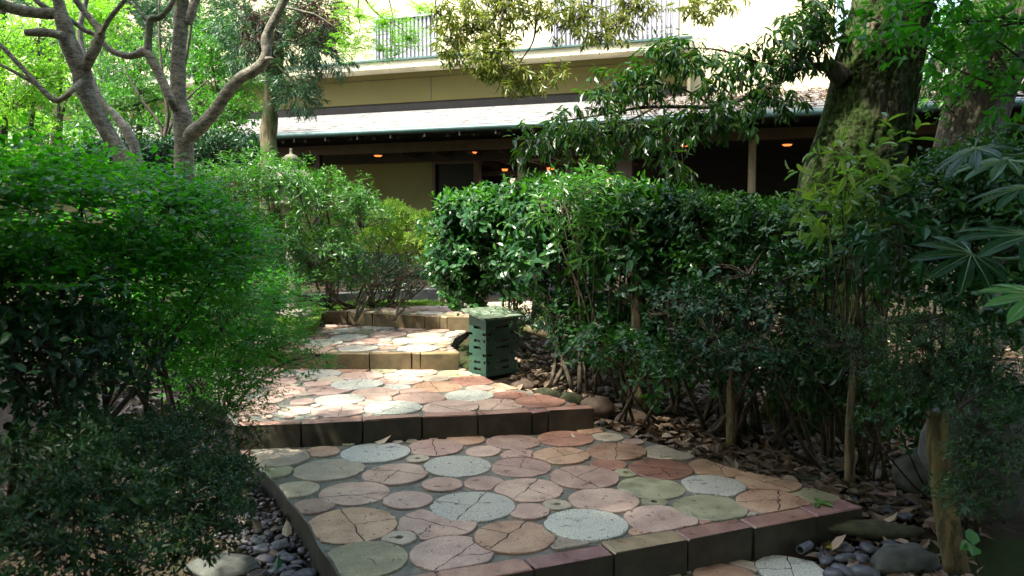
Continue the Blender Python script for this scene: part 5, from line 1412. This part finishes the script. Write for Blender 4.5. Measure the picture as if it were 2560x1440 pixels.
droopers(t7, [pb(2000, 110, 5.5, 90, 65, .3), pb(1900, 175, 5.5, 90, 50, .3), pb(1800, 180, 5.4, 90, 55, .3), pb(1690, 150, 5.5, 90, 55, .3), pb(1590, 210, 5.5, 90, 45, .3), pb(1500, 260, 5.4, 90, 35, .25), pb(1420, 320, 5.3, 90, 30, .25),
              pb(1330, 365, 5.3, 60, 28, .2), pb(1480, 350, 5.3, 90, 35, .25), pb(1600, 340, 5.3, 80, 40, .25), pb(1720, 310, 5.3, 80, 45, .25), pb(1820, 290, 5.3, 70, 40, .25), pb(1940, 250, 5.4, 60, 40, .25), pb(1690, 405, 5.2, 40, 22, .15), pb(2040, 40, 5.6, 80, 50, .3)],
         820, .098, G['tree'], 7, 300, .29, .8, B5, base_pts=bp_)
# right second trunk
t8 = empty('ivy_tree', at(2420, 700, 7.4)); tag(t8, 'second dark mossy trunk near the right edge behind the lobed leaves', 'tree'); WROOT[t8] = 1
Lp = ppath([(2400, 980, 190), (2405, 700, 165), (2410, 500, 160), (2415, 400, 155), (2425, 330, 150), (2440, 270, 150), (2470, 150, 165), (2520, 20, 150), (2560, -80, 140)], 7.4, 7)
mb = MB(); mb.tube(Lp[:, :3], Lp[:, 3], 28, wob=.14, seed=9); mb.build('trunk', B5, t8, smooth=True)
shrub('', None, None, [pb(2340, 170, 7.2, 70, 110, .4), pb(2480, 120, 7, 100, 110, .4), pb(2400, 60, 7, 120, 60, .4), pb(2320, 240, 7.2, 50, 40, .3)], 800, 6, .07, .5, G['back'], B5, [at(2440, 300, 7.3)], 5, .2, 'mid', 120, stem=.08, shell=.45, stemr=.012, twigs=120, parent=t8)
# near leafy twigs top right
nb = empty('overhanging_twigs', at(2650, 200, 3.0)); tag(nb, 'twigs with broad green leaves hanging in at the top right corner', 'branch'); WROOT[nb] = 1
shrub('', None, None, [pb(2350, 40, 3.2, 150, 55, .3), pb(2480, 110, 3.1, 110, 90, .3), pb(2240, 60, 3.3, 60, 35, .2), pb(2500, 240, 3.1, 90, 60, .25), pb(2330, 130, 3.4, 60, 50, .2)], 230, 5, .058, .5, G['bright'], WD, [at(2640, 60, 3.0), at(2650, 250, 3.0)], 8, -.1, 'fine', 260, stem=.07, droop=.35, shell=.4, stemr=.006, twigs=160, parent=nb)

# hanging sprays, top centre
hb = empty('hanging_branches', at(1400, -120, 7.0)); tag(hb, 'yellow green sprays hanging from above in front of the bright cream wall', 'branch'); WROOT[hb] = 1
hp = [([(1330, -90, 16), (1260, -20, 10), (1230, 60, 7), (1195, 75, 4), (1120, 90, 3)], 6.6), ([(1300, -60, 10), (1255, 40, 7), (1250, 110, 5), (1245, 180, 3)], 6.5), ([(1380, -80, 10), (1345, 10, 7), (1340, 60, 6), (1330, 110, 4), (1290, 180, 3), (1350, 200, 2)], 6.6),
      ([(1470, -80, 12), (1480, 0, 7), (1465, 30, 5), (1420, 60, 4), (1390, 70, 3)], 6.6), ([(1560, -80, 10), (1555, 0, 7), (1560, 40, 5), (1530, 90, 3)], 6.7), ([(1760, -80, 8), (1745, -10, 5), (1735, 20, 4), (1745, 60, 2)], 6.8), ([(1100, -60, 8), (1090, 0, 4), (1085, 40, 2)], 6.6)]
for i, (pts, Y) in enumerate(hp):
    L = ppath(pts, Y, 6); mb = MB(); mb.tube(L[:, :3], L[:, 3], 7, wob=.1, seed=i); mb.build('branch', B5, hb, smooth=True)
bp_ = np.vstack([ppath(p, Y, 6)[:, :3] for p, Y in hp])
droopers(hb, [pb(1130, 50, 6.6, 60, 45, .25), pb(1120, 125, 6.6, 45, 30, .2), pb(1210, 90, 6.6, 80, 50, .3), pb(1230, 150, 6.5, 75, 40, .25), pb(1300, 195, 6.5, 75, 32, .2), pb(1385, 185, 6.5, 28, 16, .12), pb(1270, 10, 6.6, 140, 40, .3), pb(1430, 30, 6.6, 80, 45, .3),
              pb(1510, 75, 6.6, 60, 35, .2), pb(1580, 20, 6.7, 70, 35, .25), pb(1740, 15, 6.8, 50, 25, .15), pb(1810, 0, 6.8, 40, 12, .1)], 820, .085, G['hang'], 8, 300, .25, .6, B5, base_pts=bp_)

# bright maple
mp_ = empty('maple_spray', at(900, -100, 5.6)); tag(mp_, 'bright lime green maple spray at the top left of the cream wall', 'branch'); WROOT[mp_] = 1
mpp = [([(880, -80, 8), (915, 0, 5), (950, 40, 4), (1000, 70, 2), (1040, 110, 1)], 5.8), ([(900, -60, 6), (895, 30, 4), (900, 70, 2), (880, 130, 1)], 5.8), ([(950, -60, 6), (980, 30, 3), (980, 130, 2)], 5.8)]
for i, (pts, Y) in enumerate(mpp):
    L = ppath(pts, Y, 6); mb = MB(); mb.tube(L[:, :3], L[:, 3], 6); mb.build('branch', B5, mp_, smooth=True)
def palm(root, blobs, n, size, mat, pick=0, asp=.22, name='foliage'):
    P, out = blob_points(blobs, n, .5, 0)
    sd = norm(np.array([0, -.35, 1.0]) + R.normal(0, .3, P.shape))
    pos, d, nn, s = shoot_leaves(P, sd, 6, np.full(len(P), .004), size, (88, 80), .12, .1, flat=1)
    leaves(root, name, pos, d, nn, s, asp, mat, 'low', pick)
palm(mp_, [pb(900, 40, 5.8, 80, 50, .3), pb(870, 110, 5.8, 55, 38, .25), pb(960, 60, 5.8, 80, 45, .3), pb(1020, 95, 5.8, 60, 45, .3), pb(950, 125, 5.8, 80, 30, .25), pb(1050, 20, 5.8, 35, 20, .2)], 2300, .028, G['maple'], 150)

# background trees, left half
def bgtree(name, label, blobs, n, size, mat, trunk, Y, lod='mid', pick=0, asp=.5, k=5, bark=B5):
    t = empty(name, at(trunk[0][0], trunk[0][1], Y)); tag(t, label, 'tree', 'leafy trees in front of the left wing'); WROOT[t] = 1
    L = ppath(trunk, Y, 6); mb = MB(); mb.tube(L[:, :3], L[:, 3], 9, wob=.1, seed=len(blobs)); mb.build('trunk', bark, t, smooth=True)
    shrub('', None, None, blobs, n, k, size, asp, mat, bark, [at(trunk[-2][0], trunk[-2][1], Y)], 8, .2, lod, pick, stem=size * 1.4, droop=.2, shell=.4, stemr=.015, twigs=140, parent=t)
bgtree('maple_tree', 'bright lime green maple foliage at the top left corner', [pb(60, 120, 7.6, 120, 60, .6), pb(110, 200, 7.8, 120, 50, .6), pb(200, 40, 8.2, 90, 50, .5), pb(40, 260, 7.6, 80, 50, .5), pb(250, 60, 8, 70, 50, .5)], 2600, .05, G['maple'], [(60, 600, 20), (70, 400, 14), (90, 200, 9), (100, 60, 5)], 7.9, 'low', 80)
bgtree('broadleaf_tree', 'sunny green foliage between the gnarled tree and the pale forked tree', [pb(330, 180, 11, 90, 90, .8), pb(380, 260, 11, 80, 60, .8), pb(300, 280, 10.5, 60, 60, .6), pb(370, 330, 10.5, 90, 30, .6), pb(230, 330, 9.6, 60, 40, .5), pb(180, 270, 10, 60, 50, .6)], 2300, .075, G['back'], [(340, 500, 18), (345, 400, 15), (350, 260, 10), (350, 150, 5)], 10.8, 'mid', 120)
bgtree('broadleaf_tree', 'sunny green foliage between the pale forked tree and the cedar', [pb(540, 120, 10.8, 80, 80, .8), pb(580, 200, 10.8, 80, 70, .8), pb(530, 270, 10.6, 70, 50, .6), pb(600, 290, 10.4, 60, 40, .6), pb(540, 340, 10.2, 90, 25, .5)], 2300, .075, G['back'], [(560, 500, 16), (550, 400, 14), (545, 260, 9), (550, 120, 5)], 10.6, 'mid', 120)
bgtree('broadleaf_tree', 'lower sunlit leaves at far left above the near shrub', [pb(60, 330, 8.8, 90, 40, .5), pb(160, 350, 9.4, 80, 30, .5), pb(60, 400, 7.5, 90, 25, .4), pb(30, 300, 8.2, 60, 40, .4)], 1100, .055, G['maple'], [(100, 560, 16), (100, 450, 12), (95, 360, 8), (90, 310, 5)], 8.8, 'mid', 80)
def firtree(label, blobs, trunk, Y, n):
    t = empty('cedar_tree', at(trunk[0][0], trunk[0][1], Y)); tag(t, label, 'tree'); WROOT[t] = 1
    L = ppath(trunk, Y, 6); mb = MB(); mb.tube(L[:, :3], L[:, 3], 9, wob=.1); mb.build('trunk', B5, t, smooth=True)
    needles(t, blobs, n, G['needle'], .13, 10, .3)
firtree('dark bluish cedar foliage filling the top between the left trunks', [pb(330, 60, 12.4, 90, 60, .9), pb(420, 90, 12.6, 80, 70, .9), pb(540, 40, 12.4, 90, 60, .9), pb(480, 120, 12.4, 70, 60, .8), pb(280, 150, 12, 60, 60, .8), pb(300, 0, 12.4, 120, 30, .8)], [(500, 500, 30), (500, 300, 26), (495, 100, 18), (490, -40, 14)], 12.6, 2600)
firtree('distant cedar behind the forked trunk at the far left', [pb(90, 60, 13, 90, 70, 1), pb(30, 170, 13, 60, 60, .8), pb(180, 150, 13, 80, 60, .9)], [(110, 500, 26), (110, 300, 22), (110, 100, 16), (110, -30, 12)], 13, 1400)
# tall trees rising behind the roof, right side
for i, (px, Y, lab) in enumerate(((2330, 24, 'pale leafed tree behind the roof between the two mossy trunks'), (2620, 22, 'tall tree behind the roof beyond the right edge'))):
    t = empty('distant_tree', at(px, 640, Y)); tag(t, lab, 'tree'); WROOT[t] = 1
    L = ppath([(px, 600, 34), (px + 5, 300, 28), (px + 15, 150, 20), (px + 10, 60, 12)], Y, 6); mb = MB(); mb.tube(L[:, :3], L[:, 3], 9, wob=.1); mb.build('trunk', B5, t, smooth=True)
    shrub('', None, None, [pb(px, 130, Y, 70, 60, 1.4), pb(px + 30, 60, Y, 90, 50, 1.4), pb(px - 30, 240, Y, 60, 30, 1), pb(px + 40, 240, Y, 60, 30, 1)], 420, 6, .17, .5, G['back'], B5, [at(px, 300, Y)], 6, .2, 'low', 0, stem=.25, shell=.45, stemr=.05, twigs=90, parent=t)

# crowns above the picture: unseen upper parts of the trees, shaped to shade the foreground
def shade_crown(root, blobs, n, mat, size=.17, k=5, gaps=()):
    P, out = blob_points([(Vector(c), r) for c, r in blobs], n, .55, 0)
    for gx, gy, gr, ga in gaps:      # holes cut along the sun direction in the crown
        kx = (6.2 - P[:, 2]) / SUN_DIR.z; qx = P[:, 0] + SUN_DIR.x * kx - gx; qy = P[:, 1] + SUN_DIR.y * kx - gy
        q = np.hypot(qx, qy) < gr * (1 + .2 * np.sin(np.arctan2(qy, qx) * 3))
        k_ = ~q | (R.random(len(P)) > ga); P = P[k_]; out = out[k_]
    sd = norm(out + R.normal(0, .6, P.shape))
    pos, d, nn, s = shoot_leaves(P, sd, k, np.full(len(P), .3), size, (80, 40), .2, .3)
    leaves(root, 'shade_crown', pos, d, nn, s, .55, mat, 'low', 0)
GL = ((-4.55, 1.5, 1.2, .97), (-3.9, 3.1, .6, .9), (-5.9, .9, .9, .9))  # openings that let sun through to the left bushes
GR = ((3.6, 4.8, .6, .8), (4.0, 2.2, .6, .7))
shade_crown(t7, [((1.0, 1.9, 6.8), (2.6, 2.0, .9)), ((3.8, 3.2, 6.4), (2.4, 2.6, 1.1)), ((2.0, -0.6, 6.6), (2.8, 2.2, 1.0)), ((6.5, 4, 5.5), (1.8, 3, 1.6))], 14000, G['tree'], .2, gaps=GR)
shade_crown(t1, [((-3.2, 2.4, 6.2), (2.4, 2.2, 1.0)), ((-1.2, 1.6, 6.6), (2.2, 2.2, .9)), ((-5.4, 1.6, 6.0), (2.0, 2.4, 1.2)), ((-2.4, -1.0, 6.4), (2.6, 2.0, 1.0)), ((-6.4, 3.6, 5.4), (1.3, 2.0, 1.4)), ((-4.7, 4.9, 6.3), (.9, .7, .7))], 13000, G['tree'], .2, gaps=GL)
# unseen trees added around the viewpoint to block sun and sky
for i, (x, y, lab) in enumerate(((-3.4, -3.2, 'added unseen shade tree behind the viewpoint on the left'), (3.2, -3.0, 'added unseen shade tree behind the viewpoint on the right'), (-6.6, 1.2, 'added unseen shade tree beyond the left edge of the picture'), (7.2, 2.0, 'added unseen shade tree beyond the right edge of the picture'), (0.2, -7.5, 'added unseen dense tree closing the path behind the viewpoint'))):
    t = empty('added_shade_tree', (x, y, 0)); tag(t, lab, 'tree', 'unseen trees added to shade the foreground'); WROOT[t] = 1
    L = smooth_path([(x, y, -.1, .2), (x + .15, y, 2, .16), (x, y + .1, 4.2, .13), (x, y, 6.2, .07)], 6); mb = MB(); mb.tube(L[:, :3], L[:, 3], 12, wob=.12, seed=i); mb.build('trunk', B1, t, smooth=True)
    shade_crown(t, [((x, y, 5.6), (2.9, 2.4, 1.4)), ((x, y - .3, 3.2), (2.3 if abs(x) > 5 else 2.6, 1.7, 1.6)), ((x, y - .5, 1.2), (1.6 if abs(x) > 5 else 2.4, 1.5, 1.2))], 9000, G['dark'] if i % 2 else G['tree'], .24, gaps=GL + GR)

shade_crown(t8, [((3.6, 9.2, 6.6), (2.2, .9, .9)), ((6.0, 8.0, 6.4), (1.6, 1.4, 1.2))], 2600, G['tree'], .2)  # unseen foliage placed to shade the ground before the porch
shade_crown(t4, [((-1.7, 9.7, 6.5), (1.8, .7, .8)), ((1.0, 9.6, 6.5), (2.2, .8, .9)), ((-3.0, 9.9, 7.2), (1.0, .8, 1.2))], 3500, G['needle'], .17)  # unseen foliage placed to keep sun off the kerb
# ------------------------------------------------------------------ log fence and leaning post
def log(root, name, pts, Y=None, mat=B6, sides=10):
    L = smooth_path([(*at(p[0], p[1], p[3]), p[2] * p[3] / F / 2) for p in pts], 5)
    mb = MB(); mb.tube(L[:, :3], L[:, 3], sides, wob=.08, seed=len(pts) + pts[0][0]); return mb.build(name, mat, root, smooth=True)
fn = empty('log_fence', base_at(1600, 1000, .3)); tag(fn, 'low rustic fence of round logs and posts half hidden in the hedge', 'fence'); WROOT[fn] = 1
log(fn, 'post', [(1586, 560, 22, 5.6), (1590, 760, 25, 5.6), (1594, 880, 27, 5.6), (1598, 1010, 28, 5.6)]); log(fn, 'post', [(1700, 600, 12, 6.4), (1700, 900, 13, 6.4)]); log(fn, 'post', [(1836, 600, 14, 5.6), (1838, 860, 16, 5.6)])
log(fn, 'post', [(1828, 900, 20, 4.5), (1826, 1110, 22, 4.5)]); log(fn, 'post', [(2140, 890, 22, 4.0), (2126, 1060, 24, 4.0), (2124, 1200, 26, 4.0)]); log(fn, 'post', [(2200, 700, 20, 4.6), (2205, 1000, 22, 4.6)])
log(fn, 'rail', [(1560, 752, 22, 5.8), (1627, 724, 22, 5.7), (1740, 680, 22, 5.6), (1838, 634, 22, 5.5)]); log(fn, 'rail', [(1840, 640, 20, 5.4), (1960, 640, 22, 5.0), (2110, 645, 24, 4.6), (2330, 655, 26, 4.2)])
log(fn, 'rail', [(2188, 802, 24, 3.9), (2350, 796, 24, 3.7), (2560, 790, 26, 3.4)]); log(fn, 'rail', [(2020, 940, 20, 4.4), (2150, 948, 22, 4.2), (2300, 952, 24, 4.0)]); log(fn, 'rail', [(1317, 822, 22, 7.0), (1400, 842, 22, 6.6), (1475, 856, 22, 6.3)]); log(fn, 'rail', [(1600, 800, 16, 6.0), (1720, 800, 16, 5.8), (1900, 790, 18, 5.4)])
pt = empty('wooden_post', at(2375, 1400, 2.75)); tag(pt, 'weathered yellowish log post leaning beside the boulder at lower right', 'post'); WROOT[pt] = 1
log(pt, 'post_log', [(2344, 1030, 52, 2.9), (2346, 1110, 54, 2.88), (2356, 1220, 56, 2.85), (2372, 1320, 58, 2.8), (2392, 1430, 60, 2.75)], mat=B7, sides=16)

# ------------------------------------------------------------------ stone lantern
ln = empty('stone_lantern', at(736, 780, 8.9)); tag(ln, 'grey stone lantern finial showing above the mounded green bush', 'lantern')
ln.location.z = .58; zl = at(736, 412, 8.9).z - .58
stone = simple('lantern_stone', (0.15, 0.15, 0.10), .85, .35, 25, .6)
def lathe(name, prof, root, mat, n=18):
    V = []; f = []
    for r, z in prof: V += [(r * math.cos(k / n * 6.2832), r * math.sin(k / n * 6.2832), z) for k in range(n)]
    for l in range(len(prof) - 1):
        for k in range(n): f.append((l * n + k, l * n + (k + 1) % n, (l + 1) * n + (k + 1) % n, (l + 1) * n + k))
    mb = MB(); mb.add(V, [np.array(f), np.arange((len(prof) - 1) * n, len(prof) * n)[None]]); return mb.build(name, mat, root, smooth=True)
lathe('finial', [(.05, zl - .01), (.06, zl + .005), (.078, zl + .03), (.086, zl + .06), (.08, zl + .09), (.055, zl + .112), (.025, zl + .122), (.016, zl + .13), (.014, zl + .16), (.019, zl + .185), (.005, zl + .19)], ln, stone)
lathe('roof', [(.02, zl - .20), (.30, zl - .19), (.31, zl - .15), (.2, zl - .10), (.1, zl - .05), (.06, zl - .012)], ln, stone, 6)
lathe('fire_box', [(.13, zl - .42), (.13, zl - .202)], ln, stone, 6); lathe('platform', [(.1, zl - .50), (.2, zl - .47), (.2, zl - .422), (.13, zl - .421)], ln, stone, 6)
lathe('shaft', [(.09, 0.1), (.08, .5), (.09, zl - .502)], ln, stone); lathe('base', [(.22, 0), (.22, .06), (.1, .099)], ln, stone, 6)

# moss beside the far landing
def moss():
    poly = [xy(*p, .6) for p in ((690, 800), (720, 762), (780, 745), (900, 742), (1060, 748), (1130, 756), (950, 764), (868, 772), (806, 777), (790, 800), (740, 812))]
    cen = sum(poly) / len(poly); xs = [p[0] for p in poly]; ys = [p[1] for p in poly]
    P = []
    while len(P) < 9000:
        q = np.array([R.uniform(min(xs), max(xs)), R.uniform(min(ys), max(ys))])
        if in_poly(q, poly): P.append(q)
    P = np.array(P); n = len(P); z = np.full(n, .575) + .02 * np.sin(P[:, 0] * 5) * np.cos(P[:, 1] * 4)
    d = norm(np.column_stack([R.normal(0, .7, n), R.normal(0, .7, n), R.uniform(.3, 1, n)]))
    V, fs = leaf_arrays(np.column_stack([P, z]), d, R.normal(0, 1, (n, 3)), R.uniform(.02, .045, n), .5, 'low')
    k = len(V); Vb = [(p[0], p[1], .575) for p in poly] + [(p[0] + (p[0] - cen[0]) * .08, p[1] + (p[1] - cen[1]) * .08, .42) for p in poly]
    m = len(poly); V = np.vstack([V, Vb])
    mm = leaf_mat('moss_tuft', [(0.06, 0.12, 0.02), (0.10, 0.17, 0.03), (0.13, 0.20, 0.04)], .8, .3, spec=.2)
    fb = np.array([(k + i, k + (i + 1) % m, k + m + (i + 1) % m, k + m + i) for i in range(m)])
    tag(link(bpy.data.objects.new('moss', mesh_np('moss', V, fs + [fb, (k + np.arange(m))[None]], mm))), 'mossy ground beside the far landing', kind='stuff')
moss()
p = onz(785, 802, Z3); rock('edging_stone', (p.x, p.y + .05, Z3 + .04), (.10, .07, .07), S['redrock'], 'dark stone at the left end of the farthest riser', 'stone', seed=33, rough=.15)

# ------------------------------------------------------------------ children laid out in world coordinates keep their place
bpy.context.view_layer.update()
for o in list(scene.objects):
    p = o.parent
    if p is not None and p in WROOT:
        o.matrix_parent_inverse = p.matrix_basis.inverted()
